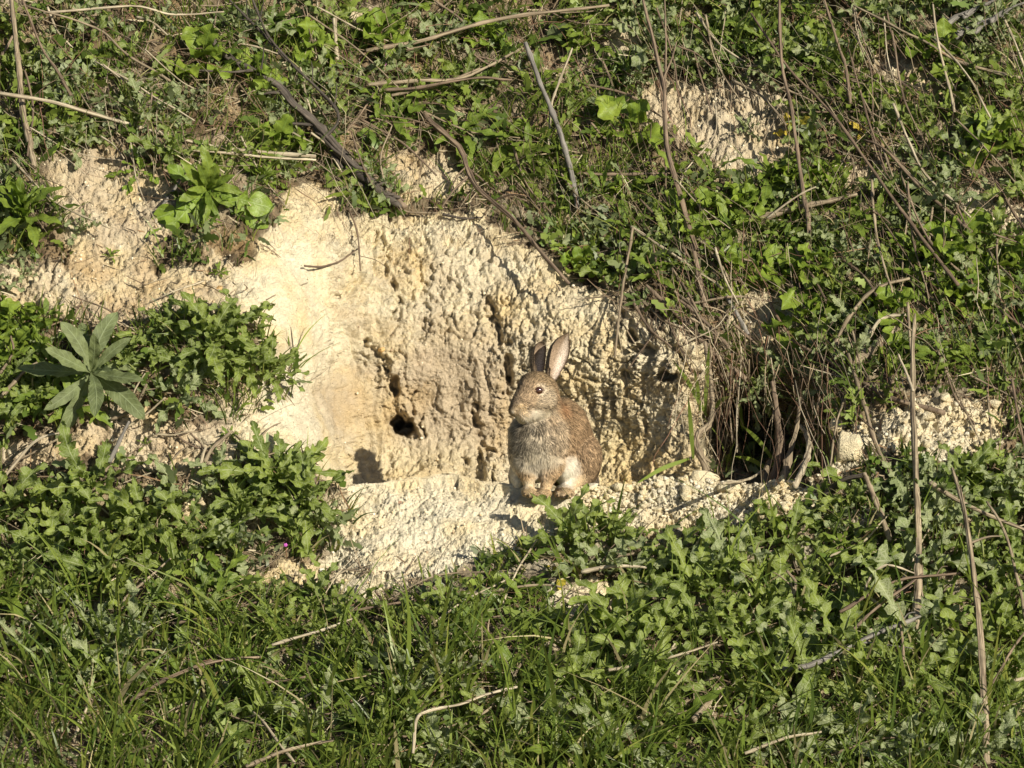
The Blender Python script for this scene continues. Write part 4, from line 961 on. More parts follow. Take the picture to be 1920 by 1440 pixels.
ST([(735, 178), (830, 155), (900, 128)], 4, 'tan', 'short dry stem in the bundle left of the blue-grey stick', .02, .03)
ST([(1325, 560), (1300, 430), (1278, 345), (1252, 262), (1245, 170), (1225, 80), (1203, -10)], 6.0, 'brown', 'tall dark stalk running down right of the blue-grey stick', .01, .16, tp=.6, tw=1, strands=3)
ST([(1248, 190), (1249, 100), (1246, -8)], 3.2, 'brown', 'thin upright stalk joining the tall dark stalk at its fork', .10, .16)
ST([(1262, 372), (1285, 320), (1340, 250), (1342, 190)], 2.2, 'pale', 'thin curved pale stem over the upper chalk patch', .02, .06)
ST([(1530, 610), (1535, 430), (1520, 360), (1503, 285), (1488, 205), (1466, 110), (1461, -8)], 5.5, 'brown', 'tall brown stalk standing right of the upper chalk patch', .01, .16, tp=.6)
ST([(1598, 182), (1590, 130), (1570, 80), (1543, -8)], 4.5, 'brown', 'curved brown stalk at the upper right', .02, .12)
ST([(1785, 212), (1775, 150), (1760, 90), (1749, 8)], 3.8, 'pale', 'pale thin upright stalk at the upper right', .02, .12)
ST([(1830, 560), (1780, 500), (1700, 400), (1600, 262), (1540, 190), (1480, 130), (1408, 25)], 4.4, 'brown', 'long diagonal stalk crossing the upper right bank', .02, .10, tw=2)
ST([(1430, 411), (1500, 388), (1560, 376), (1607, 364)], 7, 'tan', 'stout pale stalk lying level on the upper right bank', .02, .03, strands=3)
ST([(1440, 410), (1500, 365), (1530, 350)], 2.6, 'pale', 'thin pale twig rising from the stout level stalk', .025, .06)
ST([(1835, 445), (1790, 405), (1720, 345), (1660, 280), (1620, 262)], 4.4, 'brown', 'diagonal brown stalk below the yellow leaves at upper right', .02, .06)
ST([(1920, 138), (1800, 112), (1720, 70), (1600, 10)], 4.2, 'tan', 'long stem sloping to the right edge near the top', .04, .08)
ST([(1935, 640), (1880, 600), (1800, 520), (1740, 450), (1690, 330)], 3.8, 'brown', 'dark thin stalk descending to the right edge above the chalk', .02, .07, tw=1)
ST([(1674, 880), (1640, 820), (1622, 760), (1605, 712), (1590, 664)], 5, 'tan', 'cut stalk leaning over the crumbled chalk on the right', .01, .07, tp=.85)
ST([(1672, 892), (1650, 860), (1628, 830)], 3.2, 'tan', 'short twig at the foot of the leaning cut stalk', .01, .02)
ST([(1742, 1205), (1740, 1140), (1738, 1060), (1728, 950), (1722, 850), (1714, 760), (1711, 660), (1716, 588)], 8.5, 'tan', 'tall stout stalk standing alone in front of the right chalk slope', .07, .16, tp=.45, tw=1, strands=3)
ST([(1712, 733), (1700, 700), (1684, 664)], 3.6, 'pale', 'pale side stick touching the tall stout stalk', .12, .14)
ST([(1860, 1450), (1852, 1300), (1842, 1180), (1828, 1070), (1810, 960), (1785, 878)], 7.5, 'tan', 'tall cracked stalk in the lower right corner', .02, .10, tp=.5, tw=1, strands=3)
ST([(1545, 927), (1580, 900), (1622, 890)], 5.5, 'dark', 'short dark bent twig on the crumbled ledge at right', .012, .04, tp=1)
ST([(1672, 1022), (1650, 960), (1632, 912), (1620, 888)], 6, 'tan', 'pale broken stalk dropping from the dark bent twig', .02, .045, tp=.9)
ST([(1738, 914), (1800, 945), (1860, 970), (1930, 997)], 5.5, 'tan', 'split tan stem pointing to the right edge below the chalk', .03, .05)
ST([(1488, 1268), (1530, 1255), (1600, 1215), (1650, 1188), (1732, 1153)], 6.5, 'grey', 'curved grey branch lying across the lower right thistles', .03, .05, 'dry_branch', 'branch', 2)
ST([(1585, 1192), (1630, 1150), (1680, 1112), (1730, 1076)], 4, 'brown', 'brown twig above the curved grey branch', .03, .05)
ST([(1580, 1148), (1640, 1110), (1700, 1085), (1800, 1075)], 4, 'brown', 'twisted brown twig reaching the tall stout stalk', .03, .05, tw=1)
ST([(1088, 1074), (1150, 1062), (1212, 1064)], 4.6, 'pale', 'pale bone-like twig on the weeds below the rabbit', .02, .03)
ST([(1010, 1148), (1080, 1132), (1160, 1118)], 4, 'pale', 'flat pale stick on the small bare patch below the rabbit', .012, .02)
ST([(1150, 1258), (1250, 1235), (1345, 1204)], 3.6, 'pale', 'straight pale stem low in the grass right of centre', .03, .05)
ST([(770, 1405), (776, 1348), (800, 1332), (860, 1320), (920, 1300), (970, 1288)], 3.6, 'pale', 'bent pale stick in the bottom centre grass', .04, .06, tp=.8)
ST([(450, 1440), (520, 1412), (570, 1398), (625, 1388)], 4.2, 'tan', 'stout brown stem on the bottom edge left of centre', .04, .05)
ST([(513, 1209), (600, 1182), (667, 1158)], 3.4, 'pale', 'straight pale stem above the bottom grass left of centre', .04, .05)
ST([(255, 1310), (330, 1265), (400, 1240), (490, 1232)], 4.2, 'brown', 'wide flaking stem lying in the lower left grass', .03, .04, strands=3)
ST([(555, 1430), (500, 1360), (475, 1335)], 3, 'pale', 'slender pale stem tilted in the bottom grass', .05, .06)
ST([(1408, 705), (1350, 662), (1305, 622), (1260, 580), (1212, 535)], 6.5, 'brown', 'thick brown stem slanting over the rim to the burrow recess', .03, .03)
ST([(1370, 650), (1330, 610), (1290, 575), (1262, 555)], 4.5, 'brown', 'thinner brown stem just above the thick slanting one', .03, .03)
ST([(1452, 750), (1440, 715), (1420, 670), (1388, 602), (1362, 555)], 6, 'grey', 'grey stalk slanting from the rim chalk into the burrow recess', .06, .03, tp=.8)
ST([(1515, 700), (1485, 640), (1455, 590), (1440, 560)], 4.4, 'brown', 'dark stalk above the burrow recess leaning left', .03, .05)
ST([(1765, 768), (1660, 742), (1580, 692), (1484, 637)], 5.5, 'brown', 'brown stem slanting from the burrow to the crumbled chalk', .02, .05, tw=1)
ST([(1562, 665), (1585, 610), (1620, 560), (1660, 535), (1705, 522)], 5.5, 'tan', 'pale stem arching upward right of the burrow', .02, .05)
ST([(1568, 672), (1620, 645), (1650, 600), (1698, 590)], 5.5, 'pale', 'forked pale driftwood-like stem under the arching stem', .03, .05)
ST([(1600, 680), (1640, 650), (1690, 605)], 13, 'tan', 'thick cracked pale log end among weeds right of the burrow', .02, .02, 'log', 'log', tp=.7)
ST([(1325, 900), (1318, 870), (1304, 838), (1306, 812), (1332, 786), (1333, 720), (1322, 640)], 8, 'tan', 'upright stalk with curled pale root left of the burrow', .05, .07, 'root', 'root', tp=.6, strands=3)
ST([(1445, 900), (1460, 850), (1458, 780), (1448, 715)], 7.5, 'brown', 'thick stump stalk in the middle of the burrow opening', .22, .28, 'root', 'root', strands=3)
ST([(1472, 900), (1480, 860), (1495, 800), (1500, 745)], 7, 'tan', 'pale standing stalk right of the thick stump stalk', .22, .2, 'root', 'root', strands=3)
ST([(1490, 905), (1516, 845), (1512, 815), (1492, 790)], 6, 'pale', 'curled pale root at the right of the burrow opening', .2, .2, 'root', 'root', strands=3)
ST([(1432, 905), (1440, 870), (1452, 860)], 7, 'tan', 'short splintered root at the foot of the burrow stumps', .22, .22, 'root', 'root')
ST([(1388, 850), (1386, 760), (1390, 650)], 2.4, 'pale', 'thin pale root hanging down the burrow mouth', .2, .05, 'root', 'root')
ST([(1372, 830), (1368, 740), (1376, 660)], 1.8, 'tan', 'hair-thin root hanging left in the burrow mouth', .2, .05, 'root', 'root')
ST([(1354, 904), (1400, 898), (1440, 878)], 4, 'pale', 'pale stick lying on the burrow floor behind the ledge', .28, .25)
ST([(205, 866), (225, 825), (242, 790)], 5.5, 'grey', 'grey stick leaning on the left bare ground below the rosette', .008, .03)
ST([(384, 866), (400, 840), (435, 808)], 5.5, 'tan', 'pale thick twig leaning left of the hollow', .008, .03)
ST([(372, 880), (380, 852), (386, 838)], 4, 'pale', 'short upright pale chip beside the leaning thick twig', .008, .02)
ST([(400, 850), (350, 830), (318, 800)], 3, 'brown', 'thin twig lying below the drooping thistle', .008, .015)
ST([(455, 826), (435, 808)], 2.6, 'tan', 'tiny twig tip right of the thick twig', .01, .01)
ST([(212, 790), (250, 768), (275, 720)], 4, 'tan', 'bent twig below the grey-green rosette', .01, .03)
ST([(246, 765), (252, 735), (272, 700)], 2.8, 'pale', 'forked pale twig under the grey-green rosette', .02, .04)
ST([(240, 800), (275, 775), (310, 745)], 3.2, 'pale', 'long pale twig sloping on the left bare ground', .01, .02)
ST([(0, 905), (30, 870), (70, 825), (120, 810)], 4, 'pale', 'pale stem on the bare ground at the left edge', .01, .03)
ST([(10, 870), (60, 850), (110, 822)], 3, 'tan', 'second stem on the bare ground at the left edge', .01, .02)
ST([(0, 740), (40, 700), (70, 680)], 5, 'tan', 'broken stem at the left edge beside the rosette', .02, .04)
ST([(0, 700), (25, 660), (20, 630)], 4, 'brown', 'dark stem at the left edge above the bright weeds', .02, .04)
ST([(170, 615), (210, 585), (135, 555)], 2.5, 'brown', 'thin twig behind the top of the grey-green rosette', .01, .01)
ST([(565, 498), (600, 500), (640, 488), (672, 466)], 2.6, 'brown', 'thin dark twig lying on the upper bare face', .006, .012)
ST([(305, 385), (330, 350), (345, 325)], 4.2, 'grey', 'grey stick on the rim left of the bright lobed rosette', .01, .03)
ST([(380, 525), (330, 545), (280, 565)], 2.4, 'pale', 'pale twig below the hanging lobed leaves', .006, .012)
ST([(1180, 690), (1230, 620), (1262, 560)], 1.5, 'brown', 'thin brown twig across the dark cracks right of the rabbit', .02, .03)
ST([(1290, 640), (1340, 615), (1362, 590)], 2.2, 'pale', 'little pale twig bridging the brown stems at the rim', .04, .04)
ST([(830, 402), (870, 410), (905, 408)], 3.4, 'dark', 'dark twig lying along the hollow rim', .006, .01)
ST([(1925, 1180), (1905, 1080), (1880, 990), (1850, 940)], 4, 'tan', 'thin stalk at the right edge below the tan stem', .03, .08)
ST([(1690, 1290), (1692, 1230), (1688, 1165)], 4.4, 'brown', 'dark spiky dead stalk left of the tall cracked stalk', .03, .06)
ST([(1860, 1290), (1890, 1230), (1925, 1180)], 3.5, 'brown', 'side stem branching right off the tall cracked stalk', .05, .06)
ST([(1660, 1130), (1630, 1100), (1660, 1060), (1715, 1075)], 3.4, 'pale', 'loop of pale twig left of the tall stout stalk', .04, .05)
ST([(1480, 1130), (1492, 1095), (1475, 1070)], 4.5, 'tan', 'crumpled dry seed head stalk in the lower right thistles', .03, .05, tw=2)
ST([(1300, 1350), (1325, 1320), (1350, 1290)], 7, 'tan', 'short thick grey-brown chip in the bottom right grass', .03, .04)
ST([(1400, 1410), (1470, 1385), (1540, 1372)], 4, 'pale', 'pale stem near the bottom right edge', .04, .05)
for k, (x, y) in enumerate([(1800, 30), (1830, 18), (1850, 45), (1880, 25), (1815, 55)]):
    ST([(x-24, y+16), (x, y-2), (x+40, y-20)], 7, 'grey', ['flaking grey wood strip at the top right corner, leftmost', 'flaking grey wood strip in the top right corner bundle, uppermost', 'flaking grey wood strip in the top right corner bundle, lowest', 'flaking grey wood strip at the top right corner, rightmost', 'short flaking wood strip at the lower left of the top right bundle'][k], .02, .03, tp=.35, strands=3)
def rand_stalks(n, box, ang, ln, group, label, mats, rr_=(2.0, 4.2), need=.5, lift=(.01, .05), seed=1, tw=0):
    r = random.Random(seed); made = 0
    for _ in range(n*40):
        if made >= n: break
        x = r.uniform(box[0], box[2]); y = r.uniform(box[1], box[3])
        if veg(x, y) < need: continue
        a = math.radians(r.gauss(*ang)); L = r.uniform(*ln); bend = r.uniform(-.18, .18)*L
        dx, dy = math.cos(a), math.sin(a)
        x1, y1 = x+dx*L, y+dy*L
        if 930 < (x+x1)/2 < 1150 and 600 < (y+y1)/2 < 940: continue
        mt = r.choice(mats); o = stalk([(x, y), (x+dx*L/2-dy*bend*.6, y+dy*L/2+dx*bend*.6), (x1, y1)], r.uniform(*rr_), mt, r.uniform(*lift), r.uniform(*lift), label, group, 'dry_stalk', 'stalk', r.uniform(.5, .9), 1 if r.random() < tw else 0, wob=.0015, seed=made+seed*100); made += 1
        ori = 'upright' if abs(dy) > .85 else 'level' if abs(dy) < .4 else 'slanting'
        AUTO.append((o, ('short ' if L < ln[0]+(ln[1]-ln[0])*.35 else 'long ' if L > ln[0]+(ln[1]-ln[0])*.7 else '')+ori+' '+{'tan': 'tan', 'brown': 'brown', 'pale': 'pale'}[mt]+' dry stalk', (x+x1)/2, (y+y1)/2))
rand_stalks(46, (1180, -20, 1900, 480), (58, 22), (70, 260), 'dry stalks of the upper right tangle', 'thin dry stalk in the tangle on the upper right bank', ['brown', 'tan', 'brown', 'pale'], (1.6, 3.6), .5, (.01, .09), 1, .4)
rand_stalks(16, (1500, 380, 1900, 720), (62, 18), (80, 220), 'dry stalks of the right bank', 'thin dry stalk leaning down the right bank above the chalk', ['brown', 'tan'], (1.8, 3.6), .5, (.01, .08), 2, .4)
rand_stalks(22, (1290, 100, 1560, 230), (22, 14), (60, 170), 'mat of dry stems above the upper chalk patch', 'dry stem in the flattened mat above the upper chalk patch', ['tan', 'brown', 'tan'], (1.5, 3.0), .3, (.008, .03), 3)
rand_stalks(34, (-20, -20, 620, 300), (48, 28), (60, 230), 'dry stalks of the upper left tangle', 'thin dry stalk in the tangle on the upper left bank', ['brown', 'tan', 'pale'], (1.5, 3.4), .5, (.01, .07), 4, .4)
rand_stalks(28, (600, -20, 1180, 380), (35, 35), (50, 190), 'dry stalks of the upper middle bank', 'thin dry stalk on the upper middle bank', ['brown', 'tan', 'brown'], (1.5, 3.4), .5, (.008, .05), 5, .4)
rand_stalks(18, (1120, 440, 1480, 660), (40, 18), (60, 170), 'dry stems hanging over the rim right of the hollow', 'dry stem lying over the rim right of the hollow', ['brown', 'tan'], (1.6, 3.6), .3, (.01, .04), 6, .3)
rand_stalks(30, (1100, 1020, 1920, 1440), (-28, 22), (60, 200), 'dry twigs in the lower right weeds', 'dry twig lying in the lower right weeds', ['brown', 'tan', 'pale'], (1.6, 3.6), .6, (.01, .05), 7, .3)
rand_stalks(30, (0, 1080, 1100, 1440), (-22, 22), (60, 210), 'dry stems in the bottom left grass', 'dry stem lying in the grass at the bottom', ['tan', 'pale', 'brown'], (1.6, 3.6), .6, (.01, .05), 8, .2)
rand_stalks(18, (0, 560, 520, 880), (-25, 45), (30, 90), 'dry twigs on the left bare ground', 'small dry twig scattered on the left bare ground', ['tan', 'brown', 'pale'], (1.2, 2.6), -1, (.004, .015), 9)
rand_stalks(12, (420, 1060, 760, 1120), (-10, 40), (30, 90), 'dry twigs under the ledge front', 'small dry twig on the dusty soil below the ledge', ['tan', 'brown', 'pale'], (1.2, 2.6), -1, (.004, .015), 10)

def thin_stems(n, box, ang, ln, lift, seed, name, label, need=.4, rad=(.0004, .0011)):
    r = random.Random(seed); V, F, U = [], [], []; o_ = 0; made = 0
    for _ in range(n*30):
        if made >= n: break
        x = r.uniform(box[0], box[2]); y = r.uniform(box[1], box[3])
        if veg(x, y) < need: continue
        a = math.radians(r.gauss(*ang)); L = r.uniform(*ln); dx, dy = math.cos(a), math.sin(a); m = 5
        pts = []; bx = r.gauss(0, .10)*L
        for k in range(m):
            t = k/(m-1); pts.append((x+dx*L*t-dy*bx*math.sin(3.1*t)+r.gauss(0, .02)*L, y+dy*L*t+dx*bx*math.sin(3.1*t)+r.gauss(0, .02)*L))
        if any(925 < q_[0] < 1150 and 600 < q_[1] < 945 for q_ in pts): continue
        pts = np.array(pts); w = SW(pts[:, 0], pts[:, 1]); la, lb = r.uniform(*lift), r.uniform(*lift)
        lin = np.linspace(w[0]-la, w[-1]-lb, m); p3 = P(pts[:, 0], pts[:, 1], np.minimum(lin, w-.003)); q3 = r.uniform(*rad)
        v, (fq, ft), uv = tube(p3, np.linspace(q3, q3*.45, m), 3); f = np.vstack([fq[:, [0, 1, 2]], fq[:, [0, 2, 3]], ft])
        V.append(v); U.append(np.tile(np.array(r.choice([(.34, .27, .18), (.22, .16, .11), (.15, .11, .08), (.48, .41, .29), (.26, .15, .10)]))*r.uniform(.8, 1.2), (len(v), 1))); F.append(f+o_); o_ += len(v); made += 1
    o = link(name, mesh_np(name, np.vstack(V), np.vstack(F), M_LITTER, col=np.vstack(U))); tag(o, label, name.replace('_', ' '), kind='stuff')
thin_stems(420, (1140, -30, 1940, 520), (60, 24), (50, 260), (.01, .09), 1, 'thin_dead_stems', 'hair-thin dead stems tangled over the upper right bank')
thin_stems(260, (-30, -30, 640, 320), (45, 32), (50, 230), (.01, .07), 2, 'thin_dead_stems', 'hair-thin dead stems tangled over the upper left bank')
thin_stems(260, (600, -30, 1180, 380), (40, 38), (50, 180), (.01, .06), 3, 'thin_dead_stems', 'hair-thin dead stems among the upper middle weeds')
thin_stems(230, (1150, 480, 1940, 740), (62, 28), (40, 170), (.01, .07), 4, 'thin_dead_stems', 'hair-thin dead stems on the rim right of the hollow', .25)
thin_stems(320, (0, 1060, 1940, 1450), (-20, 45), (50, 200), (.01, .06), 5, 'thin_dead_stems', 'hair-thin dead stems matted in the bottom weeds')
thin_stems(120, (1275, 600, 1560, 760), (88, 12), (60, 200), (.06, .30), 6, 'hanging_rootlets', 'fine dry rootlets hanging across the burrow recess', -1, (.0004, .0013))
thin_stems(130, (560, 345, 1260, 450), (85, 22), (15, 70), (.003, .012), 7, 'hanging_rootlets', 'fine rootlets hanging over the rim onto the bare face', -1, (.0003, .0009))
thin_stems(90, (0, 480, 540, 900), (-10, 60), (20, 90), (.003, .012), 8, 'thin_dead_stems', 'fine dead stems strewn on the left bare ground', -1, (.0004, .0010))
# long blades growing round the burrow
for k, (x, y, x1, y1) in enumerate([(1325, 780, 1262, 675), (1322, 778, 1330, 640), (1300, 860, 1290, 740), (1312, 770, 1302, 690), (1450, 862, 1388, 795), (1440, 880, 1375, 855), (1292, 860, 1186, 912), (1335, 770, 1372, 742)]):
    w_ = SW(x, y)-.05 if y < 860 else SW(x, y)-.2; w_ = min(w_, .30); a = P(x, y, w_); b = P((x+x1)/2, (y+y1)/2-6, w_-.02); c_ = P(x1, y1, w_-.05); pp = catmull([a, b, c_], 6); sd_ = norm(np.cross(pp[-1]-pp[0], FWD)); wd_ = .0042*np.sin(np.linspace(.5, 3.1, len(pp)))[:, None]
    vv = np.concatenate([pp-sd_*wd_, pp+sd_*wd_+FWD*.002])-a; m = len(pp); ff_ = np.array([[i, i+1, m+i+1, m+i] for i in range(m-1)])
    o = link('grass_blade', mesh_np('grass_blade', vv, ff_, M_GRASS, col=np.tile([.20, .27, .05], (len(vv), 1)))); o.location = a
    tag(o, ['long bright grass blade pointing up left of the burrow', 'upright grass blade beside the curled root left of the burrow', 'short grass blade low left of the curled root', 'grass blade just left of the upright root stalk', 'grass blade inside the dark burrow pointing up left', 'level grass blade low inside the dark burrow', 'long blade lying down left from the curled root', 'grass blade pointing right from the curled root'][k], 'grass blade')

ST([(615, 265), (640, 215), (560, 130), (500, 60), (470, -10)], 4, 'dark', 'dark thin branch above the thick dark root reaching the top edge', .05, .08, 'dry_branch', 'branch', 3)
ST([(470, 130), (430, 135), (350, 130)], 3.5, 'dark', 'dark curved twig left of the top of the thick dark root', .05, .03, 'dry_branch', 'branch', 1)
ST([(545, 115), (490, 60), (430, 0)], 4.5, 'dark', 'dark branch rising to the top edge left of the pale upright stub', .03, .06, 'dry_branch', 'branch', 2)
ST([(1050, 545), (1040, 530)], 2, 'brown', 'tiny twig end beside the tip of the long dark branch', .02, .03)
ST([(700, 352), (676, 300), (660, 250)], 3, 'brown', 'thin split stem rising beside the foot of the thick dark root', .03, .08)
ST([(720, 360), (712, 300), (735, 235)], 2.6, 'tan', 'thin tan stem rising from the foot of the thick dark root', .03, .08)
ST([(735, 368), (760, 395), (820, 400)], 3.4, 'tan', 'flaking stem end on the rim right of the root foot', .01, .01)
# ------------------------------------------------------------------ loose chalk
def rock(px, py, r, label, group=None, name='chalk_clod', cat='clod', flat=.7, col=(.66, .58, .40), seed=0, sink=.35):
    v, f = ball(np.zeros(3), 1.0, 18, 11); q_ = v*1.4+seed*3.7; rs = np.random.default_rng(seed+400); v = v*(1+.42*fbm(q_, 3)[:, None]+.14*perlin(q_*4)[:, None]-.55*(worley(q_*.9)[0][:, None]-.5))
    for _ in range(5):
        pn = norm(rs.normal(size=3)); dd = v @ pn; v = v-np.maximum(dd-rs.uniform(.45, .75), 0)[:, None]*.85*pn
    v = v*np.array([1, .8, flat])*r/900.
    me = mesh_np(name, v, f, M_SOIL, col=np.tile(np.array(col)*RNG.uniform(.9, 1.1), (len(v), 1))); o = link(name, me)
    o.location = S(px, py)+SN(px, py)*r/1000.*(1-sink)*flat*.8; o.rotation_euler = (random.uniform(-.4, .4), 0, random.uniform(0, 6)); tag(o, label, cat, group); return o
rock(1108, 919, 15, 'flat pale stone lying beside the rabbit\'s hind foot', name='stone', cat='stone', flat=.45, col=(.72, .66, .52), seed=3)
rock(1752, 343, 15, 'rounded pinkish stone on the upper right bank', name='stone', cat='stone', flat=.55, col=(.45, .34, .26), seed=5)
rock(716, 655, 8, 'small orange-tinted stone stuck in the bare face above the mouse hole', name='stone', cat='stone', col=(.62, .42, .2), seed=6)
rock(410, 534, 9, 'small orange stone on the left bare soil', name='stone', cat='stone', col=(.62, .42, .2), seed=7)
rock(747, 941, 6, 'little reddish pebble on the left part of the ledge', name='stone', cat='stone', col=(.36, .24, .17), seed=8)
rock(604, 1059, 6, 'white pebble at the foot of the ledge on the left', name='stone', cat='stone', col=(.8, .78, .7), seed=9)
rock(1325, 905, 24, 'big chalk clod on the ledge edge under the curled root', seed=10, flat=.8)
rock(1285, 920, 17, 'chalk clod left of the big one under the curled root', seed=11)
rock(1370, 915, 20, 'chalk clod on the ledge right of the big one', seed=12)
rock(1590, 850, 30, 'large pitted chalk clod at the right lip of the burrow', seed=13, flat=.9)
rock(1575, 800, 20, 'pitted chalk clod above the large one at the burrow lip', seed=14)
rock(1345, 160, 10, 'brown clod under the thistle at the upper chalk patch', seed=15, col=(.3, .2, .13))
for k in range(60):
    x = random.uniform(1130, 1560); y = float(crest(x))+abs(random.gauss(8, 32)); 
    if veg(x, y) > .5: continue
    r_ = random.uniform(5, 12); AUTO.append((rock(x, y, r_, 'loose chalk clod on the right part of the ledge', 'loose chalk clods on the ledge', seed=20+k), ('small ' if r_ < 7.5 else 'big ' if r_ > 10 else '')+'chalk clod', x, y))
for k in range(40):
    x = random.uniform(1570, 1880); y = random.uniform(755, 860)
    r_ = random.uniform(5, 13); AUTO.append((rock(x, y, r_, 'loose chalk clod on the crumbled right slope', 'loose chalk clods on the right slope', seed=90+k), ('small ' if r_ < 7.5 else 'big ' if r_ > 10 else '')+'chalk clod', x, y))
def crumbs_ledge():
    n = 1500; xs = RNG.uniform(1080, 1900, n); ys = np.where(xs < 1565, crest(xs)+np.abs(RNG.normal(0, 34, n))+1, RNG.uniform(750, 870, n)); k = veg(xs, ys) < .6; xs, ys = xs[k], ys[k]; n = len(xs)
    v0, f0 = ball(np.zeros(3), 1.0, 6, 4); r = (.0018+.0045*RNG.random(n)**2.2)[:, None, None]
    rot = np.array([np.linalg.qr(RNG.normal(size=(3, 3)))[0] for _ in range(60)])[RNG.integers(0, 60, n)]
    v = np.einsum('nij,kj->nki', rot, v0)*r*RNG.uniform(.7, 1.2, (n, len(v0), 1))*np.array([1, 1, .8])+(S(xs, ys)+SN(xs, ys)*.002)[:, None]
    pal = np.array([[.72, .65, .48], [.77, .72, .59], [.62, .52, .35]])[RNG.choice(3, n, p=[.5, .35, .15])]
    f = (np.arange(n)[:, None, None]*len(v0)+f0[None]).reshape(-1, 4)
    o = link('chalk_rubble', mesh_np('chalk_rubble', v.reshape(-1, 3), f, M_SOIL, col=np.repeat(pal, len(v0), 0), smooth=False)); tag(o, 'small lumps of chalk rubble along the right part of the ledge', 'rubble', kind='stuff')
crumbs_ledge()
def crumbs():
    n = 5200; xs = RNG.uniform(-20, 1940, n*4); ys = RNG.uniform(-10, 1450, n*4)
    dens = (1-veg(xs, ys))*.9+.12; dens *= np.where((ys < crest(xs)) & (xs > 640) & (xs < 1300), .25, 1.0)*np.where((xs > 440) & (xs < 660) & (ys < 880), .15, 1)
    dens += .7*((xs > 1120) & (xs < 1900) & (ys > 740) & (ys < 1000) & (ys > crest(xs)))
    k = RNG.random(n*4) < dens*.4; xs, ys = xs[k][:n], ys[k][:n]; n = len(xs)
    oct_ = np.array([[1, 0, 0], [-1, 0, 0], [0, 1, 0], [0, -1, 0], [0, 0, 1], [0, 0, -1]], float); fo_ = np.array([[0, 2, 4], [2, 1, 4], [1, 3, 4], [3, 0, 4], [2, 0, 5], [1, 2, 5], [3, 1, 5], [0, 3, 5]])
    r = (.0012+.0035*RNG.random(n)**3)[:, None, None]; rot = np.array([np.linalg.qr(RNG.normal(size=(3, 3)))[0] for _ in range(40)])[RNG.integers(0, 40, n)]
    v = np.einsum('nij,kj->nki', rot, oct_)*r*RNG.uniform(.6, 1.25, (n, 6, 1)); v = v+(S(xs, ys)+SN(xs, ys)*.001)[:, None]
    pal = np.array([[.70, .62, .45], [.76, .70, .56], [.56, .44, .28], [.35, .26, .17]])[RNG.choice(4, n, p=[.45, .3, .17, .08])]
    f = (np.arange(n)[:, None, None]*6+fo_[None]).reshape(-1, 3)
    o = link('gravel', mesh_np('gravel', v.reshape(-1, 3), f, M_CRUMB, col=np.repeat(pal, 6, 0), smooth=False)); tag(o, 'fine chalk crumbs scattered over bare soil and ledge', 'gravel', kind='stuff')
crumbs()

# ------------------------------------------------------------------ grass, ground cover, litter
def ribbons(name, p, d0, ln, wd, bendv, col, seg=4, mat=None, label='', cat='', profile=None, wave=0):
    n = len(p); s = np.linspace(0, 1, seg+1); side = norm(np.cross(d0, RNG.normal(size=(n, 3))*.5+np.array([0, -.9, .35])))
    pr = profile if profile is not None else 1-s**1.6*.92
    V = []
    for k, t in enumerate(s):
        c_ = p+d0*(ln*t)[:, None]+bendv*(ln*t*t)[:, None]
        w_ = (wd*pr[k])[:, None]*side; V += [c_-w_, c_+w_]
    V = np.stack(V, 1); o_ = np.arange(n)[:, None, None]*(2*(seg+1)); b_ = np.arange(seg)[None, :, None]*2
    f = (o_+b_+np.array([0, 1, 3, 2])[None, None]).reshape(-1, 4)
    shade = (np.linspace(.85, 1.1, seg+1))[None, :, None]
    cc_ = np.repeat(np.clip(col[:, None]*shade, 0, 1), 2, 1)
    o = link(name, mesh_np(name, V.reshape(-1, 3), f, mat, col=cc_.reshape(-1, 3))); tag(o, label, cat, kind='stuff'); return o
def pick(n, fn, box=(-120, -150, 2040, 1560)):
    X, Y = [], []; m = 0
    while m < n:
        x = RNG.uniform(box[0], box[2], n*2); y = RNG.uniform(box[1], box[3], n*2); k = RNG.random(n*2) < fn(x, y); X.append(x[k]); Y.append(y[k]); m += k.sum()
    return np.concatenate(X)[:n], np.concatenate(Y)[:n]
def clumpf(x, y, sc_, sd_=0): return perlin(np.stack([x/sc_, y/sc_, np.full_like(x, sd_+.5)], -1))
def grass_density(x, y):
    v = veg(x, y)**2; d = .85+0*x
    d = np.where(y > 1060, .55, d); d = np.where((y > 1120) & (x < 1250), 1.0, d); d = np.where(y > 1330, 1.0, d); d = np.where((y > 1000) & (y < 1280) & (x > 1150), .22, d)
    d = np.where((x < 330) & (y > 850) & (y < 1080), .06, d)
    d += .7*gauss(x, y, 560, 60, 230, 110)+.6*gauss(x, y, 1180, 410, 170, 110)+.35*gauss(x, y, 1420, 500, 120, 60)+.35*gauss(x, y, 1000, 300, 90, 90)
    return v*d*np.clip(.45+2.0*clumpf(x, y, 42, 3), .02, 1)
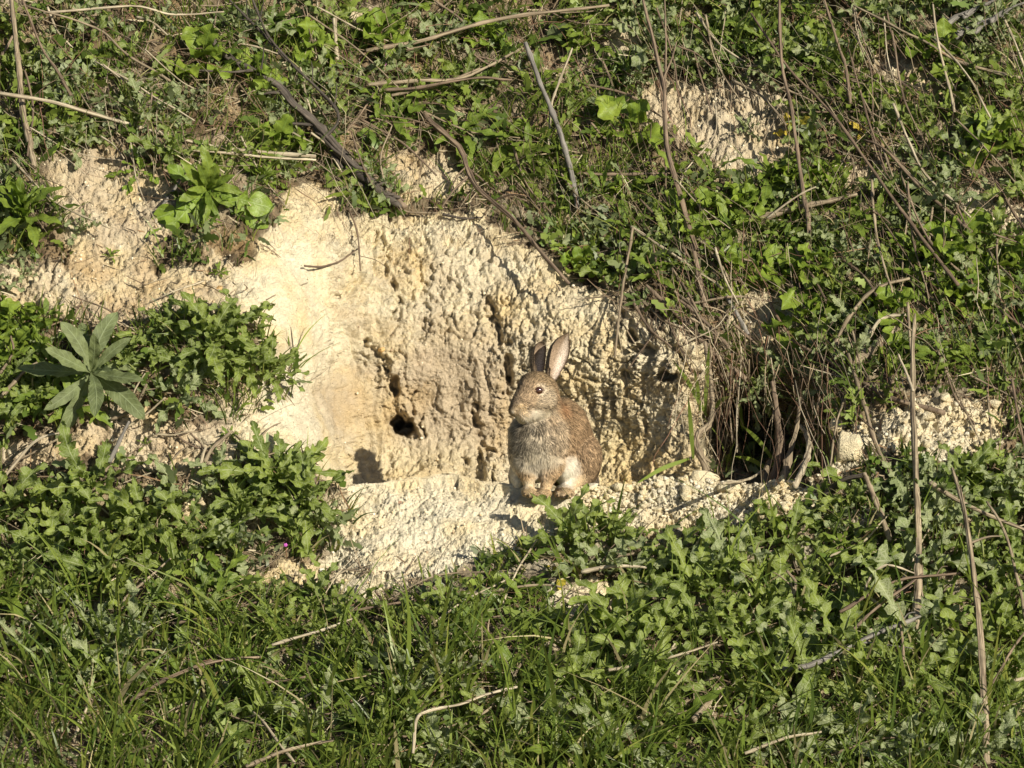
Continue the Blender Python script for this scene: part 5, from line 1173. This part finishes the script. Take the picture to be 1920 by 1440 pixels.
def grasses():
    n = 16500; x, y = pick(n, grass_density); p = S(x, y); nn = SN(x, y)
    low = y > 1000
    ln = np.where(low, RNG.uniform(.05, .20, n), RNG.uniform(.03, .12, n))*RNG.uniform(.7, 1.1, n); big = low & (RNG.random(n) < .10) & (y > 1200); ln[big] *= 1.5; ln *= np.where(low & (y < 1190) & (x > 380) & (x < 1050), .5, 1)
    tilt = np.stack([clumpf(x, y, 60, 9)*.6+RNG.normal(size=n)*np.where(low, .20, .16), RNG.normal(size=n)*.25-.1, np.zeros(n)], -1)
    d = norm(np.array([0, 0, .9])+.35*nn+tilt)
    bend = np.stack([RNG.normal(size=n)*.28+d[:, 0]*.35, -.15+RNG.normal(size=n)*.25, -RNG.uniform(0, .5, n)], -1)
    wd = np.where(low, RNG.uniform(.0012, .0037, n), RNG.uniform(.0010, .0022, n)); wd[big] *= 1.5
    pal = np.array([[.14, .20, .034], [.19, .25, .045], [.095, .15, .032], [.25, .28, .06], [.46, .40, .22]])[RNG.choice(5, n, p=[.34, .27, .2, .11, .08])]
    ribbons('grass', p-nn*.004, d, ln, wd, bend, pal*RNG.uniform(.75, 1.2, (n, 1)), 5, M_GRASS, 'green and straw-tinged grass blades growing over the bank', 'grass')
grasses()
def covers():
    n = 15000; x, y = pick(n, lambda x, y: veg(x, y)**2*np.where(((x > 80) & (x < 640) & (y > 570) & (y < 1060)) | ((x > 1050) & (y > 960) & (y < 1330)) | ((x < 350) & (y > 870) & (y < 1080)), .25, 1)*np.clip(.42+1.9*clumpf(x, y, 34, 5), .02, 1)*np.where(y > 1330, .5, 1.0)*np.where((x > 1320) & (x < 1560) & (y > 690) & (y < 900), .35, 1))
    nn = SN(x, y); ang = RNG.random(n)*6.283
    t1 = norm(np.cross(nn, RNG.normal(size=(n, 3)))); d = norm(t1+nn*RNG.uniform(.3, 1.4, n)[:, None]+np.array([0, 0, .35]))
    p = S(x, y)+nn*RNG.uniform(0, .024, n)[:, None]; ln = RNG.uniform(.014, .050, n)*np.where(clumpf(x, y, 90, 7) > 0, 1.15, .8)
    bend = np.stack([RNG.normal(size=n)*.2, RNG.normal(size=n)*.2, -RNG.uniform(.1, .6, n)], -1)
    hue = clumpf(x, y, 70, 11); a = np.array([.10, .155, .028]); b = np.array([.18, .24, .042]); c_ = np.array([.18, .22, .10])
    col = np.where((hue > .15)[:, None], b, np.where((hue < -.22)[:, None], c_, a))*RNG.uniform(.65, 1.3, (n, 1))
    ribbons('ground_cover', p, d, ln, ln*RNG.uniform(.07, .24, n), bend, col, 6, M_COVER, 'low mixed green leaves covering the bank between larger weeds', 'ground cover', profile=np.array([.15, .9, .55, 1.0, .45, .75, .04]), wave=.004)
covers()
def litters():
    n = 20000; x, y = pick(n, lambda x, y: np.clip(veg(x, y)*.9+.10*((x < 480) | (y > 1040) | (x > 1500)), 0, 1)*np.clip(.45+1.3*clumpf(x, y, 45, 8), .06, 1))
    nn = SN(x, y); t1 = norm(np.cross(nn, norm(RNG.normal(size=(n, 3))*.7+np.array([.2, .0, .9]))))
    d = norm(t1+nn*RNG.uniform(-.02, .35, n)[:, None]); p = S(x, y)+nn*RNG.uniform(.001, .012, n)[:, None]
    ln = .008+.045*RNG.random(n)**2+.11*(RNG.random(n) < .07)*RNG.random(n); bend = RNG.normal(size=(n, 3))*.12
    pal = np.array([[.30, .24, .16], [.46, .40, .28], [.17, .125, .08], [.25, .16, .09], [.09, .07, .05]])[RNG.choice(5, n, p=[.26, .12, .28, .08, .26])]
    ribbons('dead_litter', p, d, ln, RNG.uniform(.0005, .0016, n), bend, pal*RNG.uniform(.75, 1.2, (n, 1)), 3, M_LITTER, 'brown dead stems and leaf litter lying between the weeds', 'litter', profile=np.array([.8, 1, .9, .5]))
litters()

# ------------------------------------------------------------------ labels that say where each scattered thing is
LM = [(1037, 200, 'the blue-grey stick'), (620, 235, 'the thick dark root'), (300, 245, 'the long arching pale stem'), (45, 150, 'the tall corner stalk'), (1250, 170, 'the tall dark stalk'),
      (1500, 250, 'the tall brown stalk'), (1340, 240, 'the upper bare chalk patch'), (1515, 388, 'the stout level pale stalk'), (1620, 250, 'the yellow leaves at upper right'), (1850, 30, 'the flaking wood strips'),
      (900, 45, 'the long tan stem at top centre'), (900, 330, 'the long dark branch'), (629, 70, 'the pale upright stub'), (385, 385, 'the bright green lobed rosette'), (255, 320, 'the dark arrow-leaved rosette'), (45, 420, 'the glossy tuft at left edge'),
      (175, 668, 'the grey-green rosette'), (400, 650, 'the thistle mass by the bare slope'), (345, 745, 'the drooping hairy thistle'), (510, 910, 'the clump at the ledge end'), (1105, 455, 'the two spread spiny leaves'),
      (1310, 620, 'the thick slanting brown stem'), (1450, 820, 'the burrow opening'), (1620, 610, 'the arching pale stem'), (1635, 760, 'the leaning cut stalk'), (1722, 860, 'the tall stout stalk'), (1840, 1150, 'the tall cracked stalk'),
      (1020, 925, 'the rabbit'), (1325, 905, 'the big ledge clod'), (1590, 850, 'the large pitted clod'), (1600, 1215, 'the curved grey branch'), (1300, 1120, 'the bright lobed thistle'), (1150, 1065, 'the bone-like pale twig'),
      (1060, 1130, 'the bare patch below the rabbit'), (880, 1320, 'the bent pale stick'), (540, 1410, 'the stout stem on the bottom edge'), (590, 1182, 'the straight pale grass stem'), (370, 1260, 'the wide flaking stem'), (1250, 1235, 'the straight pale stem at bottom right'),
      (275, 985, 'the big pale-veined leaf'), (1590, 1045, 'the smooth-leaved dock'), (1470, 1390, 'the pale stem near bottom right'), (60, 850, 'the pale stem at left edge'), (410, 835, 'the leaning thick twig'), (220, 825, 'the leaning grey stick'), (604, 1059, 'the white pebble'), (100, 1180, 'the left frame edge')]
def auto_labels():
    g = {}
    for o, look, x, y in AUTO:
        d, lx, ly, nm = min((math.hypot(x-a, y-b), a, b, n_) for a, b, n_ in LM)
        an = math.degrees(math.atan2(ly-y, x-lx)) % 360
        di = ['right of', 'above right of', 'above', 'above left of', 'left of', 'below left of', 'below', 'below right of'][int(((an+22.5) % 360)//45)]
        g.setdefault((look, di, nm), []).append((d, o))
    for (look, di, nm), L in g.items():
        L.sort(key=lambda t: t[0])
        for k, (d, o) in enumerate(L):
            suf = '' if len(L) == 1 else ', the nearest one' if k == 0 else ', the farthest one' if k == len(L)-1 else ', the '+['', 'second', 'third', 'fourth', 'fifth', 'sixth'][min(k, 5)]+' nearest'
            t_ = look+' '+di+' '+nm+suf
            if len(t_.split()) > 16: t_ = t_.replace(' dry stalk', ' stalk').replace('green spiny', 'spiny').replace(' one', '').replace('small ', '')
            o['label'] = t_
auto_labels()
